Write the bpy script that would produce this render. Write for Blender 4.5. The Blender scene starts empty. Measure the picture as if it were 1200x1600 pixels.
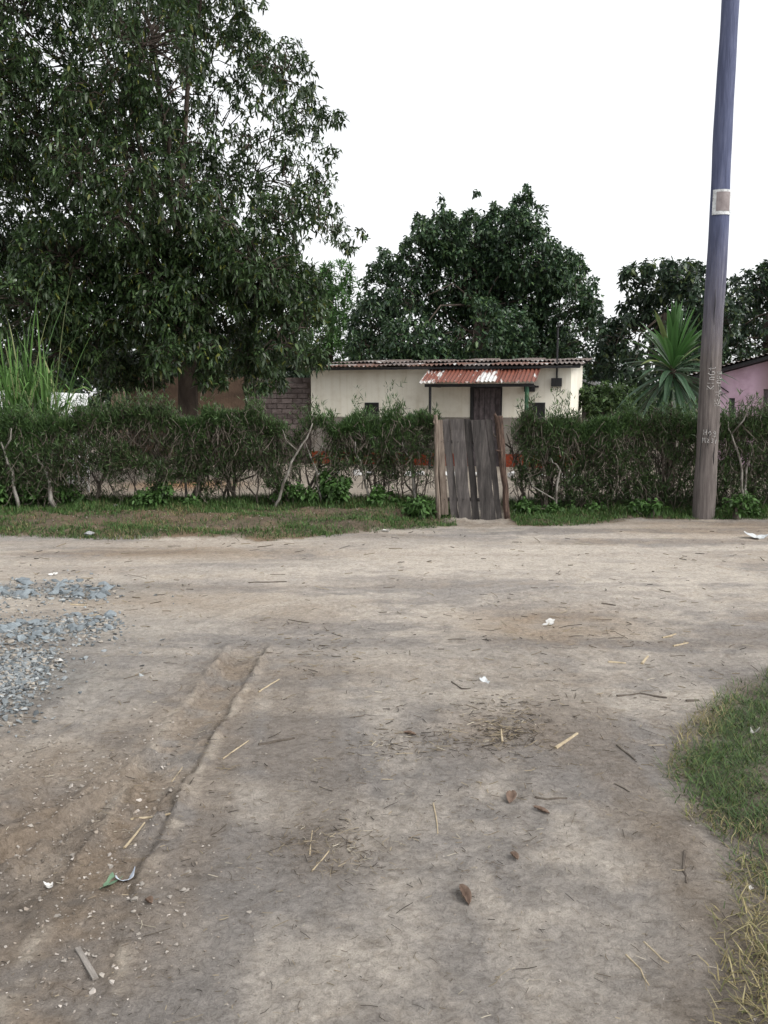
import bpy, bmesh, math, random
import numpy as np
from mathutils import Vector, Matrix

S = bpy.context.scene
COL = S.collection
rnd = random.Random(7)
R = np.random.RandomState(11)

# ------------------------------------------------------------------ camera
CAM_H = 1.6
F = 1386.0                       # focal length in photo pixels (photo 1200 x 1600)
PITCH = math.atan((800 - 626) / F)
cd = bpy.data.cameras.new('camera')
cam = bpy.data.objects.new('camera', cd)
COL.objects.link(cam)
cam.location = (0, 0, CAM_H)
cam.rotation_euler = (math.pi / 2 - PITCH, 0, 0)
cd.sensor_fit = 'VERTICAL'
cd.sensor_height = 36.0
cd.lens = F / 1600 * 36.0
cd.clip_end = 2000
cd.clip_start = 0.05
S.camera = cam

# ------------------------------------------------------------------ light
SUN_EL, SUN_AZ = math.radians(42), math.radians(122)     # azimuth clockwise from +Y
w = bpy.data.worlds.new('World')
S.world = w
w.use_nodes = True
nt = w.node_tree
nt.nodes.clear()
sky = nt.nodes.new('ShaderNodeTexSky')
sky.sky_type = 'NISHITA'
sky.sun_disc = False
sky.sun_elevation = SUN_EL
sky.sun_rotation = SUN_AZ
sky.dust_density = 4.0
sky.air_density = 1.0
bw = nt.nodes.new('ShaderNodeRGBToBW')
mixs = nt.nodes.new('ShaderNodeMix')
mixs.data_type = 'RGBA'
mixs.inputs[0].default_value = 0.86                     # cloud cover: mostly neutral grey-white
bg = nt.nodes.new('ShaderNodeBackground')
bg.inputs['Strength'].default_value = 0.15
wo = nt.nodes.new('ShaderNodeOutputWorld')
nt.links.new(sky.outputs[0], bw.inputs[0])
nt.links.new(sky.outputs[0], mixs.inputs[6])
nt.links.new(bw.outputs[0], mixs.inputs[7])
cloud = nt.nodes.new('ShaderNodeMix')                    # even overcast layer over the clear sky
cloud.data_type = 'RGBA'
cloud.inputs[0].default_value = 0.65
cloud.inputs[7].default_value = (3.05, 3.08, 3.12, 1)
nt.links.new(mixs.outputs[2], cloud.inputs[6])
nt.links.new(cloud.outputs[2], bg.inputs['Color'])
nt.links.new(bg.outputs[0], wo.inputs[0])

sl = bpy.data.lights.new('sun', 'SUN')
sl.energy = 0.7
sl.angle = math.radians(30)
sl.color = (1.0, 0.95, 0.88)
so = bpy.data.objects.new('sun', sl)
COL.objects.link(so)
sd = Vector((math.sin(SUN_AZ) * math.cos(SUN_EL), math.cos(SUN_AZ) * math.cos(SUN_EL), math.sin(SUN_EL)))
so.rotation_euler = (-sd).to_track_quat('-Z', 'Y').to_euler()
so.location = (10, 0, 20)

S.view_settings.view_transform = 'Standard'
S.view_settings.look = 'None'
S.view_settings.exposure = 1.45
S.view_settings.gamma = 1.0
S.view_settings.use_curve_mapping = False

# ------------------------------------------------------------------ projection helpers
cP, sP = math.cos(PITCH), math.sin(PITCH)
def ray(px, py):
    u, v = (px - 600) / F, (800 - py) / F
    return u, cP + v * sP, -sP + v * cP
def at(px, py, Y):
    a, b, c = ray(px, py)
    t = Y / b
    return Vector((t * a, Y, CAM_H + t * c))
def flat(px, py, z=0.0):
    a, b, c = ray(px, py)
    t = (z - CAM_H) / c
    return t * a, t * b

# ------------------------------------------------------------------ noise
def _h(ix, iy, iz, seed):
    n = (ix.astype(np.int64) * 374761393 + iy.astype(np.int64) * 668265263 + iz.astype(np.int64) * 2147483647 + seed * 1274126177) & 0xffffffff
    n = ((n ^ (n >> 13)) * 1274126177) & 0xffffffff
    n = (n ^ (n >> 16)) & 0xffffff
    return n.astype(np.float64) / 0xffffff
def vn2(x, y, seed=0):
    x = np.asarray(x, float); y = np.asarray(y, float)
    ix, iy = np.floor(x), np.floor(y)
    fx, fy = x - ix, y - iy
    fx = fx * fx * (3 - 2 * fx); fy = fy * fy * (3 - 2 * fy)
    z = np.zeros_like(ix)
    a = _h(ix, iy, z, seed); b = _h(ix + 1, iy, z, seed)
    c = _h(ix, iy + 1, z, seed); d = _h(ix + 1, iy + 1, z, seed)
    return (a + (b - a) * fx) + ((c + (d - c) * fx) - (a + (b - a) * fx)) * fy
def fbm(x, y, o=4, seed=0, g=0.5):
    s, a, t = 0.0, 1.0, 0.0
    for i in range(o):
        s = s + a * (vn2(x, y, seed + i * 17) * 2 - 1); t += a
        a *= g; x = np.asarray(x) * 2.03 + 3.1; y = np.asarray(y) * 2.01 - 1.7
    return s / t
def vn3(p, sc, seed=0):
    x, y, z = (p * sc).T
    return 0.5 * vn2(x + 0.37 * z, y + 0.71 * z, seed) + 0.5 * vn2(z + 0.43 * x, y - 0.6 * x, seed + 5)
def sst(a, b, x):
    t = np.clip((x - a) / (b - a), 0, 1)
    return t * t * (3 - 2 * t)

# ------------------------------------------------------------------ mesh helpers
def mesh_np(name, V, Fc, mat=None, parent=None, col=None, smooth=False, uniform=True):
    me = bpy.data.meshes.new(name)
    V = np.asarray(V, np.float32)
    if uniform:
        Fc = np.asarray(Fc, np.int32)
        n, k = Fc.shape
        flatF = Fc.ravel()
        starts = np.arange(0, n * k, k, dtype=np.int32)
    else:
        lens = np.array([len(f) for f in Fc], np.int32)
        flatF = np.concatenate([np.asarray(f, np.int32) for f in Fc])
        starts = np.concatenate([[0], np.cumsum(lens)[:-1]]).astype(np.int32)
        n = len(Fc)
    me.vertices.add(len(V)); me.vertices.foreach_set('co', V.ravel())
    me.loops.add(len(flatF)); me.loops.foreach_set('vertex_index', flatF)
    me.polygons.add(n); me.polygons.foreach_set('loop_start', starts)
    me.update(calc_edges=True)
    me.validate()
    me.polygons.foreach_set('use_smooth', np.full(len(me.polygons), bool(smooth)))
    if col is not None:
        c = np.ones((len(V), 4), np.float32)
        c[:, :3] = np.asarray(col, np.float32)
        a = me.color_attributes.new('Col', 'FLOAT_COLOR', 'POINT')
        a.data.foreach_set('color', c.ravel())
    if mat: me.materials.append(mat)
    o = bpy.data.objects.new(name, me)
    COL.objects.link(o)
    if parent: o.parent = parent
    return o

def tag(o, label=None, cat=None, group=None, kind=None):
    if label: o['label'] = label
    if cat: o['category'] = cat
    if group: o['group'] = group
    if kind: o['kind'] = kind
    return o
def empty(name, loc, rz=0, label=None, cat=None, group=None):
    o = bpy.data.objects.new(name, None)
    o.empty_display_size = 0.1
    COL.objects.link(o)
    o.location = loc; o.rotation_euler = (0, 0, rz)
    return tag(o, label, cat, group)

class MB:
    """collects pieces for one mesh"""
    def __init__(s): s.V = []; s.F = []; s.C = []; s.n = 0
    def add(s, V, Fc, c=None):
        s.V.append(np.asarray(V, float)); s.F += [[i + s.n for i in f] for f in Fc]
        s.C.append(np.tile(np.asarray(c if c is not None else (1, 1, 1), float), (len(V), 1)))
        s.n += len(V); return s
    def box(s, x0, x1, y0, y1, z0, z1, c=None):
        V = [(x, y, z) for z in (z0, z1) for y in (y0, y1) for x in (x0, x1)]
        return s.add(V, [(0, 2, 3, 1), (4, 5, 7, 6), (0, 1, 5, 4), (2, 6, 7, 3), (0, 4, 6, 2), (1, 3, 7, 5)], c)
    def tube(s, P, rad, k=6, c=None, caps=True, jit=0.0):
        P = np.asarray(P, float); n = len(P)
        rad = np.broadcast_to(np.asarray(rad, float), (n,))
        T = np.gradient(P, axis=0); T /= np.linalg.norm(T, axis=1)[:, None] + 1e-9
        ref = np.array([0, 0, 1.0]) if abs(T[0][2]) < 0.9 else np.array([1.0, 0, 0])
        V = []
        for i in range(n):
            a = np.cross(T[i], ref); a /= np.linalg.norm(a) + 1e-9
            b = np.cross(T[i], a)
            for j in range(k):
                q = 2 * math.pi * j / k
                rr = rad[i] * (1 + (jit * (rnd.random() - .5) if jit else 0))
                V.append(P[i] + rr * (math.cos(q) * a + math.sin(q) * b))
        Fc = [(i * k + j, i * k + (j + 1) % k, (i + 1) * k + (j + 1) % k, (i + 1) * k + j) for i in range(n - 1) for j in range(k)]
        if caps: Fc += [tuple(range(k))[::-1], tuple((n - 1) * k + j for j in range(k))]
        return s.add(V, Fc, c)
    def build(s, name, mat, parent=None, smooth=False, col=False):
        V = np.concatenate(s.V)
        return mesh_np(name, V, s.F, mat, parent, np.concatenate(s.C) if col else None, smooth, uniform=False)

def nrm(a): return a / (np.linalg.norm(a, axis=-1, keepdims=True) + 1e-9)

def leaves_arrays(P, D, L, W, curve=0.25, fold=0.12, six=True, seed=0):
    """leaf-shaped faces: P base points, D directions, L lengths, W half widths"""
    r = np.random.RandomState(seed)
    n = len(P)
    rv = r.normal(size=(n, 3)) * 0.45 + np.array([0, 0, 1.0])
    side = nrm(np.cross(D, rv)); nor = np.cross(side, D)
    L = L[:, None]; W = W[:, None]
    def pt(t, ww, lift):
        return P + D * (L * t) + side * (W * ww) + nor * (W * lift) - np.array([0, 0, 1.0]) * (curve * L * t * t)
    if six:
        V = np.stack([pt(0, 0, 0), pt(.33, 1, fold * 2), pt(.33, -1, fold * 2), pt(.7, .8, fold), pt(.7, -.8, fold), pt(1, 0, 0)], 1)
        T = np.array([(0, 2, 1), (1, 2, 4), (1, 4, 3), (3, 4, 5)])
        k = 6
    else:
        V = np.stack([pt(0, 0, 0), pt(.45, 1, fold * 2), pt(.45, -1, fold * 2), pt(1, 0, 0)], 1)
        T = np.array([(0, 2, 1), (1, 2, 3)])
        k = 4
    Fc = (T[None] + (np.arange(n) * k)[:, None, None]).reshape(-1, 3)
    return V.reshape(-1, 3), Fc, k

ALB = 0.82        # real reflectances: foliage and soil bits are dark
def palette(n, cols, probs, seed=0, var=0.25):
    r = np.random.RandomState(seed)
    c = np.asarray(cols, float)[r.choice(len(cols), n, p=probs)] * ALB
    return c * (1 + var * (r.rand(n, 1) - .5) * 2)

# ------------------------------------------------------------------ materials
def new_mat(name):
    m = bpy.data.materials.new(name)
    m.use_nodes = True
    b = m.node_tree.nodes['Principled BSDF']
    return m, m.node_tree, b
def N(t, kind, **kw):
    n = t.nodes.new(kind)
    for k, v in kw.items():
        if k.startswith('i_'):
            key = k[2:]
            n.inputs[int(key) if key.isdigit() else key.replace('_', ' ')].default_value = v
        else: setattr(n, k, v)
    return n
def ramp(t, src, stops):
    r = N(t, 'ShaderNodeValToRGB')
    e = r.color_ramp.elements
    while len(e) > 1: e.remove(e[-1])
    e[0].position = stops[0][0]; e[0].color = (*stops[0][1], 1)
    for p, c in stops[1:]:
        x = e.new(p); x.color = (*c, 1)
    t.links.new(src, r.inputs[0]); return r
def noise(t, scale, detail=4, rough=.6, vec=None, dist=0.0):
    n = N(t, 'ShaderNodeTexNoise')
    n.inputs['Scale'].default_value = scale; n.inputs['Detail'].default_value = detail
    n.inputs['Roughness'].default_value = rough; n.inputs['Distortion'].default_value = dist
    if vec is not None: t.links.new(vec, n.inputs['Vector'])
    return n
def mapping(t, scale, src='Object'):
    tc = N(t, 'ShaderNodeTexCoord'); mp = N(t, 'ShaderNodeMapping')
    mp.inputs['Scale'].default_value = scale
    t.links.new(tc.outputs[src], mp.inputs[0]); return mp.outputs[0]
def bump(t, b, src, strength, dist=0.01):
    n = N(t, 'ShaderNodeBump'); n.inputs['Strength'].default_value = strength; n.inputs['Distance'].default_value = dist
    t.links.new(src, n.inputs['Height']); t.links.new(n.outputs[0], b.inputs['Normal']); return n
def mixc(t, a, bb, fac, mode='MIX'):
    m = N(t, 'ShaderNodeMix', data_type='RGBA', blend_type=mode)
    for i, v in ((0, fac), (6, a), (7, bb)):
        if hasattr(v, 'is_output'): t.links.new(v, m.inputs[i])
        else: m.inputs[i].default_value = v if i == 0 else (*v, 1)
    return m.outputs[2]

def attr_mat(name, rough=.6, spec=.4, transl=0.0):
    m, t, b = new_mat(name)
    a = N(t, 'ShaderNodeAttribute', attribute_name='Col')
    t.links.new(a.outputs[0], b.inputs['Base Color'])
    b.inputs['Roughness'].default_value = rough
    b.inputs['Specular IOR Level'].default_value = spec
    if transl:
        tr = N(t, 'ShaderNodeBsdfTranslucent'); mx = N(t, 'ShaderNodeMixShader'); mx.inputs[0].default_value = transl
        t.links.new(a.outputs[0], tr.inputs[0])
        o = t.nodes['Material Output']
        t.links.new(b.outputs[0], mx.inputs[1]); t.links.new(tr.outputs[0], mx.inputs[2]); t.links.new(mx.outputs[0], o.inputs[0])
    return m

def noisy_mat(name, stops, scale=8, vecscale=(1, 1, 1), rough=.85, bstr=.4, bscale=None, bdist=.01, spec=.3, detail=6, rand=0.0):
    m, t, b = new_mat(name)
    v = mapping(t, vecscale)
    if rand:
        oi = N(t, 'ShaderNodeObjectInfo'); ad = N(t, 'ShaderNodeVectorMath', operation='ADD'); ml = N(t, 'ShaderNodeMath', operation='MULTIPLY')
        ml.inputs[1].default_value = 37.0
        t.links.new(oi.outputs['Random'], ml.inputs[0]); t.links.new(v, ad.inputs[0]); t.links.new(ml.outputs[0], ad.inputs[1]); v = ad.outputs[0]
    n = noise(t, scale, detail, .65, v)
    r = ramp(t, n.outputs[0], stops)
    src = r.outputs[0]
    if rand:
        hs = N(t, 'ShaderNodeHueSaturation'); mr = N(t, 'ShaderNodeMapRange')
        mr.inputs['To Min'].default_value = 1 - rand; mr.inputs['To Max'].default_value = 1 + rand
        t.links.new(oi.outputs['Random'], mr.inputs[0]); t.links.new(mr.outputs[0], hs.inputs['Value']); t.links.new(src, hs.inputs['Color'])
        src = hs.outputs[0]
    t.links.new(src, b.inputs['Base Color'])
    b.inputs['Roughness'].default_value = rough
    b.inputs['Specular IOR Level'].default_value = spec
    n2 = noise(t, bscale or scale * 3, 5, .7, v)
    bump(t, b, n2.outputs[0], bstr, bdist)
    return m

M = {}
M['leaf_dark'] = attr_mat('mango_leaf', .42, .5, .25)
M['leaf_mid'] = attr_mat('tree_leaf', .5, .45, .25)
M['leaf_soft'] = attr_mat('soft_leaf', .6, .35, .22)
M['hedge_leaf'] = attr_mat('hedge_leaf', .55, .4, .2)
M['grass'] = attr_mat('grass_blade', .6, .35, .2)
M['litter'] = attr_mat('plant_litter', .8, .2)
M['bark'] = noisy_mat('bark', [(.3, (.028, .021, .017)), (.55, (.065, .05, .04)), (.75, (.13, .105, .085))], 7, (1, 1, .25), bstr=.8, bdist=.03)
M['stem'] = noisy_mat('hedge_stem_bark', [(.3, (.05, .04, .033)), (.55, (.105, .088, .072)), (.75, (.2, .175, .15))], 14, (1, 1, .3), bstr=.5, bdist=.01)
M['stem_pale'] = noisy_mat('pale_stem_bark', [(.38, (.08, .07, .058)), (.5, (.19, .175, .155)), (.7, (.34, .325, .3))], 16, (1, 1, .35), bstr=.5, bdist=.01)
M['gatewood'] = noisy_mat('weathered_gate_wood', [(.25, (.022, .02, .019)), (.5, (.058, .052, .05)), (.72, (.115, .103, .097))], 5, (6, 6, .6), bstr=.7, bdist=.01, rand=.5)
M['gatepale'] = noisy_mat('split_pale_wood', [(.3, (.06, .045, .035)), (.5, (.17, .135, .11)), (.75, (.29, .245, .2))], 6, (9, 9, .7), bstr=.7, bdist=.01)
M['redpost'] = noisy_mat('peeling_red_post_wood', [(.36, (.025, .018, .015)), (.5, (.075, .047, .036)), (.62, (.13, .085, .065)), (.75, (.26, .2, .16))], 8, (5, 5, .8), bstr=.9, bdist=.02)
M['darkmetal'] = noisy_mat('dark_metal', [(.3, (.012, .012, .013)), (.7, (.03, .03, .033))], 20, rough=.6, bstr=.1)
M['greenpaint'] = noisy_mat('green_paint', [(.35, (.02, .06, .035)), (.6, (.03, .1, .055)), (.8, (.05, .06, .04))], 12, (3, 3, 1), rough=.6, bstr=.2)
M['doorwood'] = noisy_mat('weathered_door', [(.3, (.04, .033, .036)), (.55, (.12, .1, .106)), (.8, (.24, .21, .215))], 7, (2, 2, 1), rough=.8, bstr=.4, detail=8)
M['darkglass'] = noisy_mat('dark_window', [(.3, (.012, .011, .012)), (.7, (.035, .032, .034))], 9, rough=.35, bstr=.1, spec=.4)
M['brick'] = noisy_mat('grey_mud_brick', [(.3, (.085, .066, .062)), (.55, (.135, .11, .106)), (.8, (.19, .16, .155))], 9, rough=.95, bstr=.6, rand=.28)
M['mortar'] = noisy_mat('mud_mortar', [(.3, (.075, .058, .05)), (.7, (.13, .105, .095))], 12, rough=.95, bstr=.6)
M['mudwall'] = noisy_mat('brown_mud_plaster', [(.25, (.035, .024, .017)), (.5, (.07, .046, .032)), (.75, (.12, .082, .057))], 2.5, rough=.95, bstr=.6, bdist=.02)
M['tanwall'] = noisy_mat('tan_plaster', [(.36, (.035, .03, .026)), (.44, (.22, .165, .12)), (.8, (.36, .28, .21))], 3.0, rough=.95, bstr=.5)
M['whitesheet'] = noisy_mat('white_painted_sheet', [(.25, (.5, .52, .54)), (.5, (.75, .76, .77)), (.8, (.82, .82, .82))], 3, rough=.55, bstr=.1)
M['plastic'] = noisy_mat('pale_plastic', [(.3, (.33, .35, .36)), (.7, (.6, .62, .63))], 30, rough=.45, bstr=.3)
M['plastic_blue'] = noisy_mat('pale_blue_plastic', [(.3, (.36, .42, .52)), (.7, (.58, .62, .68))], 30, rough=.35, bstr=.3)
M['plastic_green'] = noisy_mat('faded_green_plastic', [(.3, (.07, .13, .08)), (.7, (.15, .24, .15))], 40, rough=.5, bstr=.4)
M['paper'] = noisy_mat('white_paper', [(.3, (.36, .35, .33)), (.7, (.62, .61, .59))], 30, rough=.8, bstr=.2)
M['stone_blue'] = noisy_mat('blue_grey_stone', [(.25, (.11, .13, .145)), (.5, (.18, .208, .226)), (.8, (.29, .32, .335))], 12, rough=.85, bstr=.5, rand=.25)
M['stone_grey'] = noisy_mat('grey_stone', [(.25, (.16, .16, .165)), (.7, (.36, .37, .38))], 18, rough=.9, bstr=.5)
M['whitestone'] = noisy_mat('whitewashed_stone', [(.3, (.2, .2, .2)), (.45, (.55, .55, .55)), (.7, (.75, .75, .74))], 10, rough=.9, bstr=.5)
M['tanstone'] = noisy_mat('tan_stone', [(.3, (.12, .09, .06)), (.7, (.28, .22, .15))], 8, rough=.95, bstr=.6, rand=.2)
M['straw'] = noisy_mat('dry_straw', [(.3, (.24, .19, .12)), (.7, (.44, .37, .26))], 30, (1, 1, 1), rough=.7, bstr=.2)
M['twigdark'] = noisy_mat('dark_twig', [(.3, (.045, .036, .03)), (.7, (.13, .11, .09))], 30, rough=.9, bstr=.5)
M['leafbrown'] = noisy_mat('dry_brown_leaf', [(.3, (.085, .055, .04)), (.7, (.2, .14, .105))], 25, rough=.75, bstr=.4)
M['woodgrey'] = noisy_mat('grey_weathered_chip', [(.3, (.14, .125, .11)), (.7, (.3, .275, .25))], 12, (8, 1, 8), rough=.9, bstr=.5)
M['chalk'] = noisy_mat('chalk', [(.35, (.14, .13, .125)), (.52, (.36, .35, .34)), (.8, (.5, .49, .48))], 40, rough=.95, bstr=.1)
M['signrust'] = noisy_mat('faded_notice_centre', [(.3, (.17, .145, .145)), (.6, (.26, .23, .23)), (.8, (.36, .34, .335))], 9, rough=.8, bstr=.3)
M['signpale'] = noisy_mat('peeling_notice_edge', [(.3, (.2, .2, .2)), (.45, (.5, .52, .53)), (.7, (.7, .72, .73))], 22, rough=.7, bstr=.4)
M['ochre'] = noisy_mat('ochre', [(.3, (.35, .3, .05)), (.7, (.5, .45, .1))], 20, rough=.6, bstr=.1)

def plaster_bands(name, red, grey, top, base=(.8, .775, .69), lower=(.24, .22, .2), plinth=(.24, .045, .022)):
    """cream wall with a grey dado and a red plinth, flat paint by height above the floor"""
    m, t, b = new_mat(name)
    tc = N(t, 'ShaderNodeTexCoord'); sp = N(t, 'ShaderNodeSeparateXYZ'); t.links.new(tc.outputs['Object'], sp.inputs[0])
    n = noise(t, 3, 6, .65, tc.outputs['Object']); n2 = noise(t, 26, 4, .6, tc.outputs['Object'])
    ad = N(t, 'ShaderNodeMath', operation='MULTIPLY_ADD'); ad.inputs[1].default_value = .05; t.links.new(n.outputs[0], ad.inputs[0]); t.links.new(sp.outputs[2], ad.inputs[2])
    def step(v):
        s = N(t, 'ShaderNodeMath', operation='GREATER_THAN'); t.links.new(ad.outputs[0], s.inputs[0]); s.inputs[1].default_value = v; return s.outputs[0]
    dirt = ramp(t, n.outputs[0], [(.3, (.72, .68, .62)), (.5, (.95, .94, .92)), (.7, (1, 1, 1))])
    c = mixc(t, lower, base, step(grey + .025)); c = mixc(t, plinth, c, step(red + .025))
    # rain streaks: wear running down the plaster
    mp = N(t, 'ShaderNodeMapping'); mp.inputs['Scale'].default_value = (9, 9, .5); t.links.new(tc.outputs['Object'], mp.inputs[0])
    st = noise(t, 1.2, 4, .6, mp.outputs[0]); sr = ramp(t, st.outputs[0], [(.3, (.78, .74, .66)), (.5, (1, 1, 1))])
    c = mixc(t, c, dirt.outputs[0], .55, 'MULTIPLY'); c = mixc(t, c, sr.outputs[0], .45, 'MULTIPLY')
    t.links.new(c, b.inputs['Base Color']); b.inputs['Roughness'].default_value = .92; b.inputs['Specular IOR Level'].default_value = .2
    bump(t, b, n2.outputs[0], .35, .01)
    return m
M['cream'] = plaster_bands('cream_wall_paint', .29, 1.09, 2.4)
def pink_paint():
    m, t, b = new_mat('pink_wall_paint')
    tc = N(t, 'ShaderNodeTexCoord')
    n = noise(t, 2.2, 6, .65, tc.outputs['Object']); n2 = noise(t, 30, 4, .6, tc.outputs['Object'])
    r = ramp(t, n.outputs[0], [(.3, (.36, .24, .3)), (.5, (.5, .35, .45)), (.7, (.56, .41, .5))])
    sp = N(t, 'ShaderNodeSeparateXYZ'); t.links.new(tc.outputs['Object'], sp.inputs[0])
    ad = N(t, 'ShaderNodeMath', operation='MULTIPLY_ADD'); ad.inputs[1].default_value = .5
    t.links.new(n.outputs[0], ad.inputs[0]); t.links.new(sp.outputs[0], ad.inputs[2])
    mr = N(t, 'ShaderNodeMapRange'); mr.inputs['From Min'].default_value = 1.35; mr.inputs['From Max'].default_value = 1.75
    t.links.new(ad.outputs[0], mr.inputs[0])
    c = mixc(t, r.outputs[0], (.17, .115, .11), mr.outputs[0])        # porch shade painted in brown on the plaster by the doorway
    t.links.new(c, b.inputs['Base Color']); b.inputs['Roughness'].default_value = .92
    bump(t, b, n2.outputs[0], .35, .01); return m
M['pink'] = pink_paint()

def roof_mat(name, bare, rustc=((.05, .027, .02), (.105, .05, .034), (.17, .085, .055)), galv=((.28, .28, .28), (.56, .56, .55)), vs=(7, 1.0, 1)):
    """corrugated iron: rust with bare galvanised strips that run down the slope; bare = share left bare"""
    m, t, b = new_mat(name)
    v = mapping(t, vs); oi = N(t, 'ShaderNodeObjectInfo'); ad = N(t, 'ShaderNodeVectorMath', operation='ADD'); ml = N(t, 'ShaderNodeMath', operation='MULTIPLY')
    ml.inputs[1].default_value = 91.0
    t.links.new(oi.outputs['Random'], ml.inputs[0]); t.links.new(v, ad.inputs[0]); t.links.new(ml.outputs[0], ad.inputs[1]); v = ad.outputs[0]
    n = noise(t, 1.1, 5, .6, v); n2 = noise(t, 5, 6, .7, v)
    rc = ramp(t, n2.outputs[0], [(.3, rustc[0]), (.5, rustc[1]), (.75, rustc[2])])
    gc = ramp(t, n2.outputs[0], [(.3, galv[0]), (.6, galv[1])])
    k = ramp(t, n.outputs[0], [(bare - .03, (1, 1, 1)), (bare + .03, (0, 0, 0))])
    c = mixc(t, rc.outputs[0], gc.outputs[0], k.outputs[0])
    t.links.new(c, b.inputs['Base Color']); b.inputs['Roughness'].default_value = .62; b.inputs['Specular IOR Level'].default_value = .4
    bump(t, b, n2.outputs[0], .2, .005); return m
M['roof_rust'] = roof_mat('rusted_roof_iron', .33)
M['roof_mix'] = roof_mat('half_rusted_roof_iron', .43, galv=((.2, .2, .2), (.42, .42, .41)))
M['roof_galv'] = roof_mat('bare_roof_iron', .6, galv=((.25, .25, .25), (.5, .5, .5)))
M['roof_dull'] = roof_mat('dull_brown_roof_iron', .36, rustc=((.05, .04, .036), (.11, .085, .075), (.18, .14, .125)))

# ------------------------------------------------------------------ terrain
edge_px = [(-700, 838), (-200, 838), (0, 838), (200, 838), (400, 845), (520, 838), (600, 830), (700, 823), (790, 821), (850, 824), (950, 818), (1100, 812), (1200, 812), (1500, 812), (2000, 812)]
EX, EY = zip(*[flat(*p) for p in edge_px])
def edgeY(x): return np.interp(x, EX, EY)
def pl(pts): return np.array([flat(*p) for p in pts])
def pdist(x, y, P):
    """distance to a polyline, signed side and arc length"""
    best = np.full(x.shape, 1e9); side = np.zeros(x.shape); arc = np.zeros(x.shape); acc = 0.0
    for a, b in zip(P[:-1], P[1:]):
        d = b - a; L = np.hypot(*d); u = d / L
        t = np.clip((x - a[0]) * u[0] + (y - a[1]) * u[1], 0, L)
        qx, qy = x - a[0] - t * u[0], y - a[1] - t * u[1]
        dd = np.hypot(qx, qy); m = dd < best
        best = np.where(m, dd, best); side = np.where(m, np.sign(u[0] * qy - u[1] * qx), side); arc = np.where(m, acc + t, arc)
        acc += L
    return best, side, arc, acc
TRACK = pl([(400, 1000), (345, 1085), (305, 1140), (262, 1205), (215, 1290), (165, 1370), (120, 1480), (80, 1600), (60, 1720)])
TRACK2 = pl([(190, 1210), (130, 1250), (60, 1285), (-40, 1330), (-160, 1390)])
CRACK = pl([(270, 1425), (310, 1465), (345, 1515), (390, 1555), (470, 1640)])
TRACK3 = pl([(1010, 905), (700, 925), (450, 990), (330, 1040)])
TRACKS = [(pl([(300, 1120), (215, 1195), (140, 1275), (75, 1350), (-10, 1450), (-120, 1600)]), .085, 1.0, .07), (pl([(1200, 1005), (1000, 1035), (850, 1058), (745, 1095), (650, 1175), (575, 1300), (520, 1480), (500, 1700)]), .09, .3, .09),
          (pl([(1300, 872), (900, 880), (600, 905), (390, 955), (220, 1040), (60, 1150), (-120, 1290)]), .1, .35, .1), (pl([(1300, 905), (950, 915), (680, 950), (480, 1010), (345, 1090)]), .1, .3, .1), (pl([(860, 1080), (780, 1250), (700, 1420), (640, 1720)]), .08, .3, .08)]
def hsoft(x, y):
    """large shape of the ground"""
    h = 0.12 * sst(11.9, 13.2, y) + 0.03 * sst(14, 20, y)
    e = edgeY(x)
    lm = 1 - sst(0.3, 0.95, x)
    wob = 0.25 * (fbm(x * .9, y * .3, 3, 5))
    v = sst(e + 0.0 + wob, e + 0.35 + wob, y) * .06 + sst(e + .5 + wob, e + 1.3 + wob, y) * .07
    h = h + v * lm * (1 - sst(12.2, 13.4, y))
    h = h + .03 * sst(e, e + .4, y) * (1 - lm) * (1 - sst(12.0, 13, y)) * sst(1.75, 2.2, x)
    return h
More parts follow.
